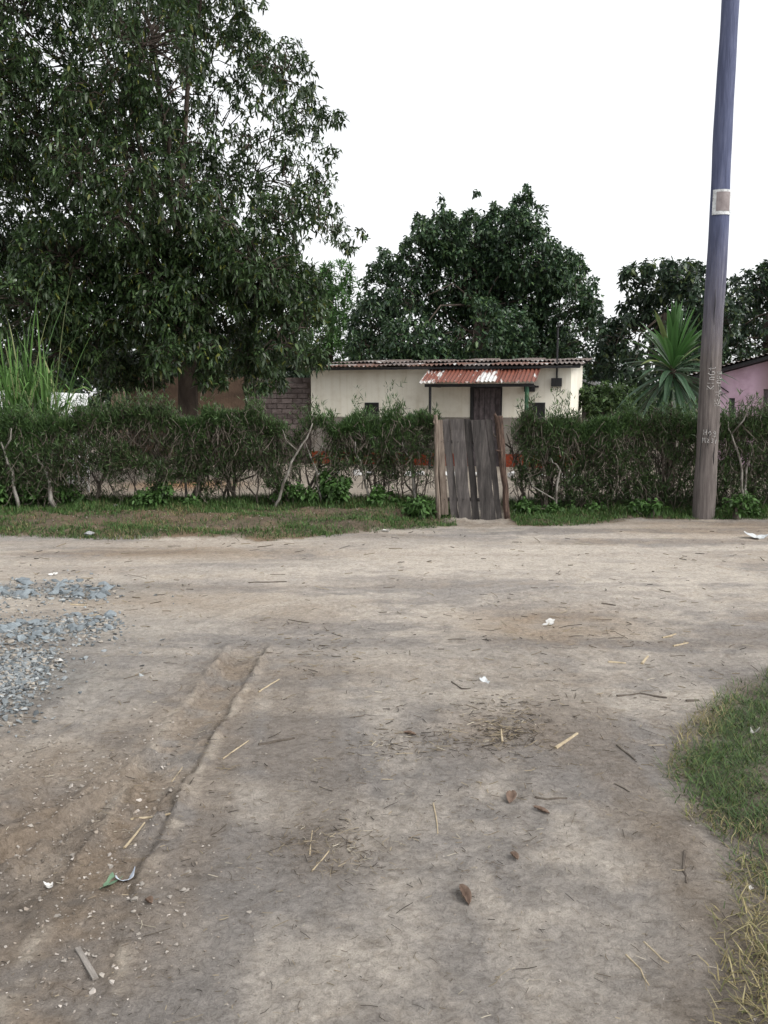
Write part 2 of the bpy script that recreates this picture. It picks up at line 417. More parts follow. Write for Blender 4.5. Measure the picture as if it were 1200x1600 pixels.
def height(x, y):
    x = np.asarray(x, float); y = np.asarray(y, float)
    h = hsoft(x, y)
    near = 1 - sst(25, 60, np.hypot(x, y))
    h = h + near * (.045 * fbm(x * .33, y * .4, 3, 1) + .014 * fbm(x * 1.6, y * 2.0, 3, 2))
    h = h + near * (.006 * fbm(x * 5.5, y * 7, 3, 3) + .0035 * fbm(x * 19, y * 22, 3, 4))
    verge = sst(edgeY(x) - .1, edgeY(x) + .3, y) * (1 - sst(13, 14, y))
    h = h + verge * (.05 * fbm(x * 3.0, y * 3.5, 4, 9) + .02 * fbm(x * 12, y * 12, 3, 10))
    rough = np.exp(-(((x + 1.45) / .55) ** 2 + ((y - 3.0) / .75) ** 2))
    h = h + rough * (.06 * fbm(x * 3.2, y * 3.2, 3, 21) + .04 * fbm(x * 11, y * 11, 4, 22) + .012 * np.abs(fbm(x * 30, y * 30, 3, 23)))
    m = (np.abs(x) < 4) & (y < 8)
    if m.any():
        xs, ys = x[m], y[m]
        wx = xs + .02 * fbm(xs * 6, ys * 6, 3, 31); wy = ys + .02 * fbm(xs * 6, ys * 6, 3, 32)
        d, s, a, L = pdist(wx, wy, TRACK)
        fade = sst(0, .5, a) * sst(.35, 1.2, L - a) * (.55 + .6 * vn2(a * 2.5, a * 0 + 3, 77))
        pres = (.35 + .65 * sst(.35, .65, vn2(a * 4 + s, a * 0 + s * 3, 41)))
        g = -.024 * (1 - sst(.09, .125, d)) * fade
        g = g + .026 * np.exp(-((d - .135) / .028) ** 2) * fade * pres * (.5 + vn2(xs * 22, ys * 22, 44))
        cleat = (np.sin(a * 2 * math.pi / .07 + s * 25 * (d - .06)) > .1) * sst(.03, .07, d) * (1 - sst(.105, .12, d))
        g = g + .028 * cleat * fade * pres
        g = g - .036 * np.exp(-((d - .112) / .010) ** 2) * (s > 0) * fade * pres * sst(.3, .6, vn2(a * 7, a * 0 + 8, 48))
        d2, s2, a2, _ = pdist(wx, wy, TRACK2)
        g = g + .03 * np.exp(-((d2 - .03) / .035) ** 2) * (.3 + vn2(a2 * 9, a2 * 0, 51)) - .03 * np.exp(-((d2 - .1) / .05) ** 2) * (s2 > 0)
        d3, s3, a3, _ = pdist(wx, wy, CRACK)
        g = g - .012 * np.exp(-(d3 / .008) ** 2) * sst(.35, .7, vn2(a3 * 9, a3 * 0, 61))
        d4, s4, a4, _ = pdist(wx, wy, TRACK3)
        g = g - .006 * np.exp(-((d4 - .08) / .03) ** 2)
        for (PT, hw, st, per) in TRACKS:
            dd_, ss_, aa_, LL_ = pdist(wx, wy, PT)
            f_ = sst(0, .6, aa_) * sst(.3, .6, vn2(aa_ * 1.6, aa_ * 0 + 2, 83)) * st
            g = g - .014 * (1 - sst(hw * .8, hw * 1.15, dd_)) * f_ + .014 * np.exp(-((dd_ - hw * 1.3) / .025) ** 2) * f_
            cl_ = 1.4 * np.sin(aa_ * 2 * math.pi / per + np.abs(dd_) * 18 + .8 * ss_) * (1 - sst(hw * .75, hw, dd_)) * sst(.35, .6, vn2(xs * 3, ys * 3, 84))
            g = g + .009 * cl_ * f_
        brk = np.exp(-((d - .12) / .1) ** 2) * fade
        g = g + brk * (.02 * fbm(xs * 14, ys * 14, 3, 45) + .012 * np.abs(fbm(xs * 34, ys * 34, 2, 46)))
        h[m] += g
    return h
def gz(x, y): return float(height(np.array([x]), np.array([y]))[0])
def ground(px, py):
    z = 0.0
    for _ in range(6):
        x, y = flat(px, py, z); z = gz(x, y)
    return Vector((x, y, z))

GRASS_PX = [(1290, 1030), (1200, 1048), (1150, 1070), (1095, 1110), (1062, 1160), (1040, 1215), (1052, 1262), (1110, 1310), (1140, 1370), (1125, 1420), (1150, 1480), (1135, 1540), (1140, 1610), (1120, 1720), (1600, 1720), (2200, 1030)]
GP = np.array([flat(*p) for p in GRASS_PX])
def inpoly(x, y, P):
    ins = np.zeros(x.shape, bool); j = len(P) - 1
    for i in range(len(P)):
        xi, yi = P[i]; xj, yj = P[j]
        c = ((yi > y) != (yj > y)) & (x < (xj - xi) * (y - yi) / (yj - yi + 1e-12) + xi)
        ins ^= c; j = i
    return ins
def grass_mask(x, y):
    wx = x + .06 * fbm(x * 5, y * 5, 3, 91); wy = y + .06 * fbm(x * 5, y * 5, 3, 92)
    d, _, _, _ = pdist(wx, wy, GP)
    return np.where(inpoly(wx, wy, GP), sst(-.02, .12, d) * .5 + .5, .5 * (1 - sst(0, .08, d)))

def build_ground():
    def axis(lo, hi, step, far_lo, far_hi, n):
        a = np.arange(lo, hi, step)
        g = np.geomspace(1, 1 + (hi - lo), n)
        L = lo - np.geomspace(.05, lo - far_lo, n)[::-1]; H = hi + np.geomspace(.05, far_hi - hi, n)
        return np.concatenate([L, a, H])
    xs = axis(-6.6, 7.0, .022, -500, 500, 26)
    xs = np.sort(np.concatenate([xs[(xs < -2.3) | (xs > 1.9)], np.arange(-2.295, 1.9, .0125)]))
    a, y = [], 1.6
    while y < 14.5:
        a.append(y); y += .0095 + .0016 * (y - 1.6) ** 1.1
    ys = np.concatenate([1.6 - np.geomspace(.05, 60, 16)[::-1], a, 14.5 + np.geomspace(.08, 900, 60)])
    X, Y = np.meshgrid(xs, ys); x, y = X.ravel(), Y.ravel()
    z = height(x, y)
    nx, ny = len(xs), len(ys)
    i = np.arange(nx * ny).reshape(ny, nx)
    Fc = np.stack([i[:-1, :-1], i[:-1, 1:], i[1:, 1:], i[1:, :-1]], -1).reshape(-1, 4)
    # soil colours: differences of the soil plus painted rut shade, in ground coordinates
    pale = np.array((.47, .43, .385)); grey = np.array((.29, .272, .26)); brown = np.array((.25, .19, .135))
    damp_and_shade = np.array((.165, .137, .112)); red = np.array((.3, .165, .1)); dark = np.array((.1, .082, .062)); yard = np.array((.36, .32, .275))
    n1 = fbm(x * .55 + .2 * y, y * 1.3, 4, 101); n2 = fbm(x * 2.3, y * 3.4, 4, 102); n3 = fbm(x * 9, y * 12, 4, 103); n4 = fbm(x * .9, y * .55, 3, 104)
    k = sst(-.25, .35, n1 + .5 * n2 + .25 * n3)[:, None]
    c = grey * (1 - k) + pale * k
    kb = sst(.05, .5, fbm(x * .8 + 4, y * 1.6, 4, 105) + .35 * n3)[:, None] * .4
    c = c * (1 - kb) + brown * kb
    # worn streaks: along the foot path towards the camera near by, along the road farther off
    sx = fbm(x * 3.4 + .25 * y, y * .55, 4, 121); sy = fbm(x * .28, y * 2.6, 4, 122)
    nearw = (1 - sst(4.2, 6.2, y))
    ks = (np.clip(sst(.02, .42, sx) * nearw * .75 + sst(0.0, .4, sy) * (1 - nearw) * .75, 0, 1))[:, None]
    c = c * (1 - ks) + pale * 1.06 * ks
    kd = (np.clip(sst(.08, .45, -sx + .2 * n3) * nearw * .55 + sst(.1, .5, -sy + .2 * n3) * (1 - nearw) * .5, 0, 1))[:, None]
    c = c * (1 - kd) + (grey * .5 + brown * .5) * .92 * kd
    # pale worn wheel strips that swing through the road
    far = sst(6.2, 7.0, y) * (1 - sst(9.8, 10.6, y))
    kf = (far * .55 * sst(-.2, .5, fbm(x * .35, y * 1.6, 3, 106)))[:, None]
    c = c * (1 - kf) + pale * 1.08 * kf
    def spot(px, py, rx, ry):
        a0, b0 = flat(px, py); return np.exp(-(((x - a0) / rx) ** 2 + ((y - b0) / ry) ** 2))
    for px, py, rx, ry, cc, s in [(90, 1320, .35, .5, brown, .6), (70, 1190, .3, .3, brown * .9, .45), (130, 1480, .25, .35, brown * 1.25, .5), (40, 1510, .3, .3, damp_and_shade, .4), (330, 1090, .3, .4, brown, .25),
                                  (860, 975, .6, .55, brown * 1.15, .75), (790, 1150, .3, .35, brown, .5), (520, 1330, .22, .22, damp_and_shade * 1.2, .55), (250, 935, 1.0, .5, brown, .5), (300, 862, 1.6, .5, brown * .95, .55),
                                  (450, 960, .5, .4, brown * .9, .35), (1150, 830, 1.5, .8, brown * 1.35, .45), (620, 1430, .14, .4, pale * 1.15, .75), (500, 1540, .1, .25, pale * 1.05, .5), (900, 880, 1.2, .5, pale * 1.05, .5), (480, 900, .8, .4, pale * 1.05, .5), (960, 1500, .25, .4, pale, .6), (700, 1060, .5, .7, pale * 1.05, .5),
                                  (1030, 1310, .14, .22, damp_and_shade * 1.3, .6), (330, 1180, .1, .3, damp_and_shade * 1.1, .35), (590, 1220, .4, .5, grey * .9, .5), (60, 1420, .2, .12, damp_and_shade, .7), (270, 1520, .25, .25, grey, .4), (1090, 1420, .12, .3, damp_and_shade * 1.2, .6), (1090, 1570, .12, .2, damp_and_shade * 1.1, .6)]:
        q = (np.clip(spot(px, py, rx, ry) * (1 + .8 * n2 + .5 * n3), 0, 1) * s)[:, None]
        c = c * (1 - q) + cc * q
    for (PT, hw, st, per) in TRACKS:
        dd_, _, aa_, _ = pdist(x, y, PT)
        q = (np.where(y < 10.5, np.exp(-(dd_ / (hw * 1.1)) ** 2), 0) * sst(0, .6, aa_) * sst(.25, .6, vn2(aa_ * 1.6, aa_ * 0 + 2, 83)) * .45 * sst(-.6, .3, n3 + n2))[:, None]
        c = c * (1 - q) + pale * 1.06 * q
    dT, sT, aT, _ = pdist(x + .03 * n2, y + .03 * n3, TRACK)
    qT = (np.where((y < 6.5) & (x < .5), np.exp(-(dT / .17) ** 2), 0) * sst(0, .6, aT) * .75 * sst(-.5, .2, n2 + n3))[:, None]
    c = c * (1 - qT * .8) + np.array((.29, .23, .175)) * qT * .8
    groove_shade = (np.where((y < 6.5) & (x < .5) & (sT > 0), np.exp(-((dT - .112) / .014) ** 2), 0) * sst(0, .6, aT) * sst(-.35, .1, n3))[:, None] * .8  # shade of the narrow groove, painted with the dark soil tone
    c = c * (1 - groove_shade) + damp_and_shade * .8 * groove_shade
    qR = (np.where((y < 6.5) & (x < .5), np.exp(-((dT - .14) / .03) ** 2), 0) * sst(0, .6, aT) * sst(-.1, .4, n3))[:, None] * .8
    c = c * (1 - qR) + np.array((.46, .415, .36)) * qR
    e = edgeY(x)
    v = (sst(e - .05, e + .12, y + .12 * n2 + .08 * n3) * (1 - sst(12.6, 13.4, y)) * (1 - .8 * sst(.7, 1.0, x) * (1 - sst(1.55, 1.8, x))))[:, None]
    vs = dark * 1.4 * (1 - sst(-.3, .4, n2)[:, None]) + brown * .7 * sst(-.3, .4, n2)[:, None]
    q1 = (np.clip(spot(495, 805, .55, .35) + spot(300, 800, .6, .3) * .6 + spot(200, 812, .4, .3) * .35, 0, 1) * sst(-.1, .3, n2 + n3))[:, None]
    vs = vs * (1 - q1) + red * q1
    c = c * (1 - v) + vs * v
    yv = sst(12.9, 13.7, y)[:, None]
    yc = yard * (1 + .2 * n2[:, None]); qo = (np.clip(spot(290, 768, .9, .9), 0, 1) * .8)[:, None]; yc = yc * (1 - qo) + np.array((.42, .23, .1)) * qo
    c = c * (1 - yv) + yc * yv
    gm = grass_mask(x, y)[:, None]; m = (x > 0)[:, None] & (y < 7)[:, None]
    gm = np.where(m, gm, 0) * .7; c = c * (1 - gm) + dark * 1.15 * gm
    mud = np.array((.24, .24, .235))
    for px, py, rx, ry in ((60, 922, 1.0, .35), (60, 985, .8, .4), (20, 1065, .5, .6)):
        q = (np.clip(spot(px, py, rx, ry) * (1 + n2 + n3), 0, 1) * .75)[:, None]; c = c * (1 - q) + mud * q
    c = c * np.array((.72, .715, .70)) * (1 + .22 * sst(5.0, 7.5, y) * (1 - sst(10.2, 11.2, y)))[:, None]
    far_g = sst(30, 60, np.hypot(x, y))[:, None]
    c = c * (1 - far_g) + np.array((.07, .07, .045)) * far_g
    c = c * (1 + .13 * n3[:, None] + .1 * fbm(x * 30, y * 34, 2, 108)[:, None])
    m_, t, b = new_mat('sandy_dirt')
    at_ = N(t, 'ShaderNodeAttribute', attribute_name='Col'); tc = N(t, 'ShaderNodeTexCoord'); V = tc.outputs['Object']
    a1 = noise(t, 38, 8, .72, V, .6); a2 = noise(t, 190, 6, .7, V); a3 = noise(t, 9, 6, .7, V, 1.5)
    r1 = ramp(t, a1.outputs[0], [(.3, (.55, .52, .5)), (.5, (1, 1, 1)), (.7, (1.35, 1.34, 1.32))])
    r2 = ramp(t, a2.outputs[0], [(.28, (.5, .46, .43)), (.45, (1, 1, 1)), (.7, (1.3, 1.28, 1.26))])
    r3 = ramp(t, a3.outputs[0], [(.3, (.8, .77, .73)), (.5, (1, 1, 1)), (.7, (1.12, 1.12, 1.12))])
    cc = mixc(t, at_.outputs[0], r1.outputs[0], .75, 'MULTIPLY'); cc = mixc(t, cc, r2.outputs[0], .75, 'MULTIPLY'); cc = mixc(t, cc, r3.outputs[0], .9, 'MULTIPLY')
    # dark organic specks and fibres trodden into the sand
    vo = N(t, 'ShaderNodeTexVoronoi'); vo.inputs['Scale'].default_value = 42
    mp = N(t, 'ShaderNodeMapping'); mp.inputs['Scale'].default_value = (1.0, .45, 1); mp.inputs['Rotation'].default_value = (0, 0, .5); nz = noise(t, 11, 3, .6, V)
    vm = N(t, 'ShaderNodeVectorMath', operation='ADD'); t.links.new(V, mp.inputs[0]); t.links.new(mp.outputs[0], vm.inputs[0]); t.links.new(nz.outputs[1], vm.inputs[1]); t.links.new(vm.outputs[0], vo.inputs['Vector'])
    sp = ramp(t, vo.outputs['Distance'], [(.07, (1, 1, 1)), (.13, (0, 0, 0))])
    sel = ramp(t, a3.outputs[0], [(.42, (0, 0, 0)), (.66, (.4, .4, .4))])
    mm = N(t, 'ShaderNodeMath', operation='MULTIPLY'); t.links.new(sp.outputs[0], mm.inputs[0]); t.links.new(sel.outputs[0], mm.inputs[1])
    cc = mixc(t, cc, (.1, .078, .056), mm.outputs[0])
    t.links.new(cc, b.inputs['Base Color']); b.inputs['Roughness'].default_value = .96; b.inputs['Specular IOR Level'].default_value = .15
    sm = N(t, 'ShaderNodeMath', operation='MULTIPLY_ADD'); sm.inputs[1].default_value = .35; t.links.new(a2.outputs[0], sm.inputs[0]); t.links.new(a1.outputs[0], sm.inputs[2])
    bump(t, b, sm.outputs[0], 1.0, .02)
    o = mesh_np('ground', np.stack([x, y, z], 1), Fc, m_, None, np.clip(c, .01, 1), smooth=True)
    tag(o, 'pale grey-brown trodden sandy dirt road and yard', kind='structure')
    return o
build_ground()

# ------------------------------------------------------------------ house with rusted corrugated roof
HL, HR = np.array((-1.693, 20.77)), np.array((4.01, 19.23))
HA = math.atan2(HR[1] - HL[1], HR[0] - HL[0]); HW = float(np.hypot(*(HR - HL))); HD = 5.2
ux, uy = np.array((math.cos(HA), math.sin(HA))), np.array((-math.sin(HA), math.cos(HA)))
HZ = 0.14
def fac(px, py, off=0.0):
    """photo pixel -> local (x, z) on the facade plane moved off metres towards the road"""
    a, b, c = ray(px, py); d = np.array((a, b)); o = HL - uy * off
    t = (o @ uy) / (d @ uy)
    q = d * t - HL
    return float(q @ ux), CAM_H + t * c - HZ
house = empty('house', (HL[0], HL[1], HZ), HA, 'long low cream-plastered house with a rusted corrugated roof and small porch behind the plank gate', 'house')
dx0, dzt = fac(735, 604); dx1, _ = fac(785, 604)
w1x0, w1zt = fac(570, 629); w1x1, _ = fac(592, 629); w2x0, w2zt = fac(827, 629); w2x1, _ = fac(852, 629)
EZ = 2.21                                                   # wall top above floor
def wall_with_openings(W, H, th, ops):
    m = MB(); x = 0
    for (a, b, z0, z1) in sorted(ops):
        m.box(x, a, 0, th, -.3, H)
        m.box(a, b, 0, th, z1, H)
        if z0 > 0: m.box(a, b, 0, th, -.3, z0)
        else: m.box(a, b, 0, th, -.3, -.02)
        x = b
    m.box(x, W, 0, th, -.3, H); return m
ops = [(w1x0, w1x1, w1zt - .62, w1zt), (dx0, dx1, 0, dzt), (w2x0, w2x1, w2zt - .55, w2zt)]
wall_with_openings(HW, EZ, .2, ops).build('front_wall', M['cream'], house)
m = MB()
def prism_side(m, x0, x1):
    V = [(x, y, z) for x in (x0, x1) for (y, z) in ((.2, -.3), (HD, -.3), (HD, EZ + .29), (.2, EZ + .016))]
    m.add(V, [(0, 1, 2, 3), (7, 6, 5, 4), (0, 4, 5, 1), (1, 5, 6, 2), (2, 6, 7, 3), (3, 7, 4, 0)])
prism_side(m, HW - .2, HW); m.build('side_wall', M['cream'], house)
m = MB(); prism_side(m, 0, .2); m.build('side_wall', M['cream'], house)
MB().box(.2, HW - .2, HD - .2, HD, -.3, EZ + .29).build('back_wall', M['cream'], house)
MB().box(.2, HW - .2, .2, HD - .2, -.28, -.03).build('floor_slab', M['mortar'], house)
def window(x0, x1, z0, z1, bars):
    m = MB(); f = .035
    for b in ((x0, x1, z1 - f, z1), (x0, x1, z0, z0 + f), (x0, x0 + f, z0 + f, z1 - f), (x1 - f, x1, z0 + f, z1 - f)): m.box(b[0], b[1], -.015, .08, b[2], b[3])
    wn = m.build('window', M['darkmetal'], house)
    MB().box(x0 + f, x1 - f, .04, .05, z0 + f, z1 - f).build('pane', M['darkglass'], wn)
    for i in range(bars):
        xx = x0 + f + (x1 - x0 - 2 * f) * (i + 1) / (bars + 1)
        MB().box(xx - .006, xx + .006, .0, .015, z0 + f, z1 - f).build('bar', M['darkmetal'], wn)
window(w1x0, w1x1, w1zt - .62, w1zt, 1); window(w2x0, w2x1, w2zt - .55, w2zt, 3)
dm = MB(); dm.box(dx0 + .07, dx1 - .03, .06, .1, .0, dzt - .04)
door = dm.build('door', M['doorwood'], house)
for k in range(1, 5):
    xx = dx0 + .07 + (dx1 - dx0 - .1) * k / 5
    MB().box(xx - .005, xx + .005, .052, .0595, .02, dzt - .06).build('batten', M['darkmetal'], door)
MB().tube([(dx1 - .12, .05, .98), (dx1 - .12, .0, 1.0), (dx1 - .12, .0, 1.12), (dx1 - .12, .05, 1.14)], .008, 5).build('handle', M['darkmetal'], door)
m = MB(); m.box(dx0, dx0 + .07, -.02, .12, 0, dzt); m.box(dx1 - .03, dx1, -.02, .12, 0, dzt); m.box(dx0 + .07, dx1 - .03, -.02, .12, dzt - .04, dzt)
m.build('door_frame', M['darkmetal'], house)
def sheet(name, w_, l_, pitch, amp, mat, parent, loc, slope, sag=0.0, yaw=0.0, shear=0.0, seed=0, nl=4):
    r = random.Random(seed); n = int(w_ / pitch * 6)
    V, Fc = [], []
    e0, e1 = (r.random() - .5) * .06, (r.random() - .5) * .06
    for j in range(nl + 1):
        for i in range(n + 1):
            x = w_ * i / n; y = l_ * j / nl + (e0 * (1 - i / n) + e1 * i / n) * (1 if j == 0 else .3)
            V.append((x + shear * y, y, amp * math.sin(2 * math.pi * x / pitch) + sag * math.sin(i / n * 3) * (1 - j / nl)))
    for j in range(nl):
        for i in range(n):
            a = j * (n + 1) + i; Fc.append((a, a + 1, a + n + 2, a + n + 1))
    V = np.array(V); cs, sn = math.cos(slope), math.sin(slope)
    V = np.stack([V[:, 0], V[:, 1] * cs - V[:, 2] * sn, V[:, 1] * sn + V[:, 2] * cs], 1)
    o = mesh_np(name, V, Fc, mat, parent, smooth=True)
    o.location = loc; o.rotation_euler = (0, 0, yaw); return o
SLOPE = math.atan2(.30, 5.0)
roof = MB()
for q in np.linspace(.35, HD + .1, 5): roof.box(-.25, HW + .18, q - .03, q + .03, EZ + q * math.tan(SLOPE) - .045, EZ + q * math.tan(SLOPE) + .025)
roof = roof.build('roof', M['darkmetal'], house)
EV = -.38
MB().box(-.27, HW + .2, EV + .03, EV + .055, EZ + EV * math.tan(SLOPE) - .045, EZ + EV * math.tan(SLOPE) + .006).build('fascia', M['darkmetal'], roof)
rx0, _ = fac(468, 577, .38); rx1, _ = fac(909, 570, .38)
kinds = ['roof_galv', 'roof_mix', 'roof_rust', 'roof_dull', 'roof_rust', 'roof_mix', 'roof_dull', 'roof_rust', 'roof_mix', 'roof_dull']
ww = (rx1 - rx0 + .06 * 9) / 10
for i in range(10):
    x = rx0 + i * (ww - .06); ov = .012 * (i % 2)
    sheet('roof_sheet', ww, 2.15, .1, .02, M[kinds[i]], roof, (x, EV + (rnd.random() - .5) * .10, EZ + EV * math.tan(SLOPE) + .03 + ov), SLOPE + .006 * (rnd.random() - .5), .03 * (rnd.random() - .4), seed=i)
    sheet('roof_sheet', ww, 3.85, .1, .018, M['roof_dull'], roof, (x + .03, EV + 1.95 + (rnd.random() - .5) * .3, EZ + (EV + 1.95) * math.tan(SLOPE) + .065 + ov), SLOPE + .012 * (rnd.random() - .5), .02, seed=i + 40)
# porch
pyL, pyR = 1.2, 1.2
bx0, bz = fac(654, 599, 1.2); bx1, bz1 = fac(838, 599, 1.2); tx0, tz = fac(672, 575, .05); tx1, _ = fac(846, 575, .05)
bz = (bz + bz1) / 2
psl = math.atan2(tz - bz, 1.15)
PR = MB()
PR.box(bx0 + .1, bx1 - .06, -1.06, -1.0, bz - .07, bz - .005)
porch = PR.build('porch_roof', M['darkmetal'], house)
pk = ['roof_mix', 'roof_rust', 'roof_rust', 'roof_mix', 'roof_rust', 'roof_rust', 'roof_rust']
pm = {}
pm[0] = roof_mat('rusted_iron_with_bare_strips', .47, rustc=((.08, .028, .018), (.15, .045, .028), (.22, .075, .045)), galv=((.32, .31, .3), (.52, .52, .51)), vs=(9, 2.0, 1))
pm[1] = roof_mat('red_rusted_iron', .36, rustc=((.08, .028, .018), (.15, .045, .028), (.22, .075, .045)), galv=((.32, .31, .3), (.5, .5, .49)), vs=(9, 2.2, 1))
pm[2] = roof_mat('mostly_bare_iron', .53, rustc=((.08, .028, .018), (.15, .045, .028), (.22, .075, .045)), galv=((.38, .38, .37), (.58, .58, .57)), vs=(9, 1.2, 1))
wsh = (bx1 - bx0 + .05 * 5) / 6
x = bx0
for i, kk in enumerate((0, 1, 1, 2, 1, 1)):
    o = sheet('roof_sheet', wsh, 1.2 / math.cos(psl), .085, .016, pm[kk], porch, (x, -1.2, bz + .012 + .014 * (i % 2)), psl, .008, seed=i + 80)
    if kk != 1: tag(o, 'porch roof sheet with bare pale strips')
    x += wsh - .05
plx, _ = fac(672, 620, 1.03); prx, _ = fac(823, 620, 1.03)
MB().tube([(plx, -1.03, -.25), (plx, -1.03, bz - .07)], .03, 8).build('porch_post', M['darkmetal'], house)
tag(MB().tube([(prx, -1.03, -.25), (prx, -1.03, bz - .07)], .042, 8).build('porch_post', M['greenpaint'], house), 'green painted porch post')
for xx in (plx, prx): MB().box(xx - .025, xx + .025, -.998, -.002, bz - .065, bz - .015).build('porch_rafter', M['darkmetal'], house)
# meter box under the porch end, service mast with its box, house number
q0, r0 = fac(819, 602, .1); q1, r1 = fac(837, 612, .1)
mb = MB().box(q0, q1 - .02, -.14, -.003, r1, r0).build('meter_box', M['darkmetal'], house)
MB().box(q1 - .06, q1 + .06, -.12, -.03, r0 - .05, r0 - .01).build('cap', M['darkmetal'], mb)
q0, r0 = fac(862, 591); q1, r1 = fac(878, 604); qm = (q0 + q1) / 2
sb = MB().box(q0, q1, -.12, -.003, r1, r0).build('fuse_box', M['darkmetal'], house)
mz = fac(870, 512)[1]
MB().tube([(qm, -.045, r0 + .001), (qm, -.045, EZ - .05), (qm, -.045, mz)], .02, 8).tube([(qm, -.045, mz), (qm + .02, -.09, mz + .05), (qm + .03, -.15, mz + .0)], .022, 8).build('mast', M['darkmetal'], sb)

# strokes for lettering
STROKE = {
 'K': [[(0, 0), (0, 1)], [(.6, 1), (0, .45), (.65, 0)]], 'I': [[(.2, 0), (.2, 1)]], 'N': [[(0, 0), (0, .75), (.3, .72), (.45, .5), (.45, 0)]],
 'G': [[(.6, .85), (.3, 1), (0, .6), (.05, .15), (.35, 0), (.6, .2), (.6, .45), (.35, .45)]], 't': [[(.3, 1), (.3, .1), (.6, 0)], [(0, .68), (.6, .68)]],
 'R': [[(0, 0), (0, 1), (.5, .95), (.5, .6), (0, .5), (.7, 0)]], 'E': [[(.55, 1), (0, 1), (0, 0), (.55, 0)], [(0, .5), (.45, .5)]],
 'A': [[(0, 0), (.3, 1), (.6, 0)], [(.12, .4), (.48, .4)]], 'L': [[(0, 1), (0, 0), (.5, 0)]], '-': [[(.05, .45), (.5, .5)]],
 'D': [[(0, 0), (0, 1), (.4, .9), (.6, .5), (.4, .1), (0, 0)]], 'H': [[(0, 0), (0, 1)], [(.55, 0), (.55, 1)], [(0, .5), (.55, .5)]],
 'o': [[(.3, .7), (0, .4), (.25, 0), (.55, .3), (.3, .7)]], 'g': [[(.5, .6), (.2, .75), (0, .45), (.25, .15), (.5, .35), (.5, .7), (.5, -.2), (.2, -.4), (0, -.2)]],
 'M': [[(0, 0), (.1, 1), (.35, .4), (.6, 1), (.7, 0)]], 'z': [[(0, .7), (.5, .7), (.05, 0), (.55, .05)]], 's': [[(.5, .65), (.2, .75), (.1, .5), (.45, .25), (.3, 0), (0, .1)]],
 '/': [[(0, -.1), (.4, .9)]], '3': [[(0, .95), (.4, 1), (.5, .75), (.2, .55), (.5, .3), (.35, 0), (0, .05)]], '7': [[(0, 1), (.55, 1), (.2, 0)]], ' ': []}
def strokes(text, h, adv):
    out = []; x = 0
    for ch in text:
        for s in STROKE[ch]: out.append([(x + p[0] * h * .8 + (rnd.random() - .5) * .05 * h, p[1] * h + (rnd.random() - .5) * .05 * h) for p in s])
        x += adv
    return out
nx0, nz0 = fac(861, 611.5)
m = MB()
for s in strokes('E 37', .085, .058):
    P = [(nx0 + a, -.002, nz0 + b) for a, b in s]
    m.tube(P, .0075, 4)
tag(m.build('house_number', M['darkmetal'], house), 'dark painted number E 37', kind='stuff')

# ------------------------------------------------------------------ walls left of the house
# brick wall: bricks as parts
bw0, bw1 = at(385, 640, 20.9), HL - ux * .03
A = np.array((bw0.x, 20.95)); B = np.array((bw1[0], bw1[1] + .12))
BL = float(np.hypot(*(B - A))); BA = math.atan2(B[1] - A[1], B[0] - A[0])
bwall = empty('brick_wall', (A[0], A[1], HZ - .15), BA, 'rough wall of greyish mud bricks between the cream house and the brown wall', 'wall')
BH = at(440, 588, 20.9).z - (HZ - .15)
MB().box(0, BL, .02, .16, -.1, BH - .03).build('mortar_core', M['mortar'], bwall)
bmesh_cache = []
for v in range(5):
    r = random.Random(v); mm = MB(); L_, H_ = .225, .105
    V = [(x + r.uniform(-.006, .006), y, z + r.uniform(-.006, .006)) for z in (0, H_) for y in (0, .05) for x in (0, L_)]
    V = [(p[0], p[1] + (r.uniform(-.006, .006) if p[1] == 0 else 0), p[2]) for p in V]
    mm.add(V, [(0, 2, 3, 1), (4, 5, 7, 6), (0, 1, 5, 4), (2, 6, 7, 3), (0, 4, 6, 2), (1, 3, 7, 5)])
    o = mm.build('brick', M['brick'], bwall); bmesh_cache.append(o.data); bpy.data.objects.remove(o)
row = 0; z = .0; nb = 0
while z < BH - .06:
    x = -(.12 if row % 2 else 0)
    while x < BL - .03:
        x0_, x1_ = max(x, 0), min(x + .225, BL)
        if x1_ - x0_ > .06 and nb < 299 and z > .45:
            o = bpy.data.objects.new('brick', bmesh_cache[rnd.randrange(5)]); COL.objects.link(o); o.parent = bwall
            o.location = (x0_, -.012 + rnd.uniform(-.008, .008), z); o.scale.x = (x1_ - x0_) / .225; nb += 1
        x += .24
    z += .119; row += 1
# brown mud wall
A2 = np.array((at(200, 640, 20.3).x, 20.3)); B2 = A - ux * .03
L2 = float(np.hypot(*(B2 - A2))); A2a = math.atan2(B2[1] - A2[1], B2[0] - A2[0])
mw = empty('mud_wall', (A2[0], A2[1], HZ - .15), A2a, 'long brown mud-plastered wall behind the trunk of the largest tree', 'wall')
n = 40; V, Fc = [], []
for i in range(n + 1):
    x = L2 * i / n; hh = BH - .02 + .07 * float(fbm(np.array([x * 1.3]), np.array([3.0]), 3, 8)[0])
    for y, z in ((0, -.1), (.02 * math.sin(x * 3), hh * .5), (.01, hh), (.2, hh + .01), (.2, -.1)): V.append((x, y, z))
for i in range(n):
    for k in range(4): a = i * 5 + k; Fc.append((a, a + 5, a + 6, a + 1))
Fc += [(0, 1, 2, 3, 4), tuple(n * 5 + k for k in (4, 3, 2, 1, 0))]
mesh_np('plaster_body', V, Fc, M['mudwall'], mw, smooth=False, uniform=False)
MB().box(0, L2, -.02, .22, -.1, .35).build('footing', M['mortar'], mw)
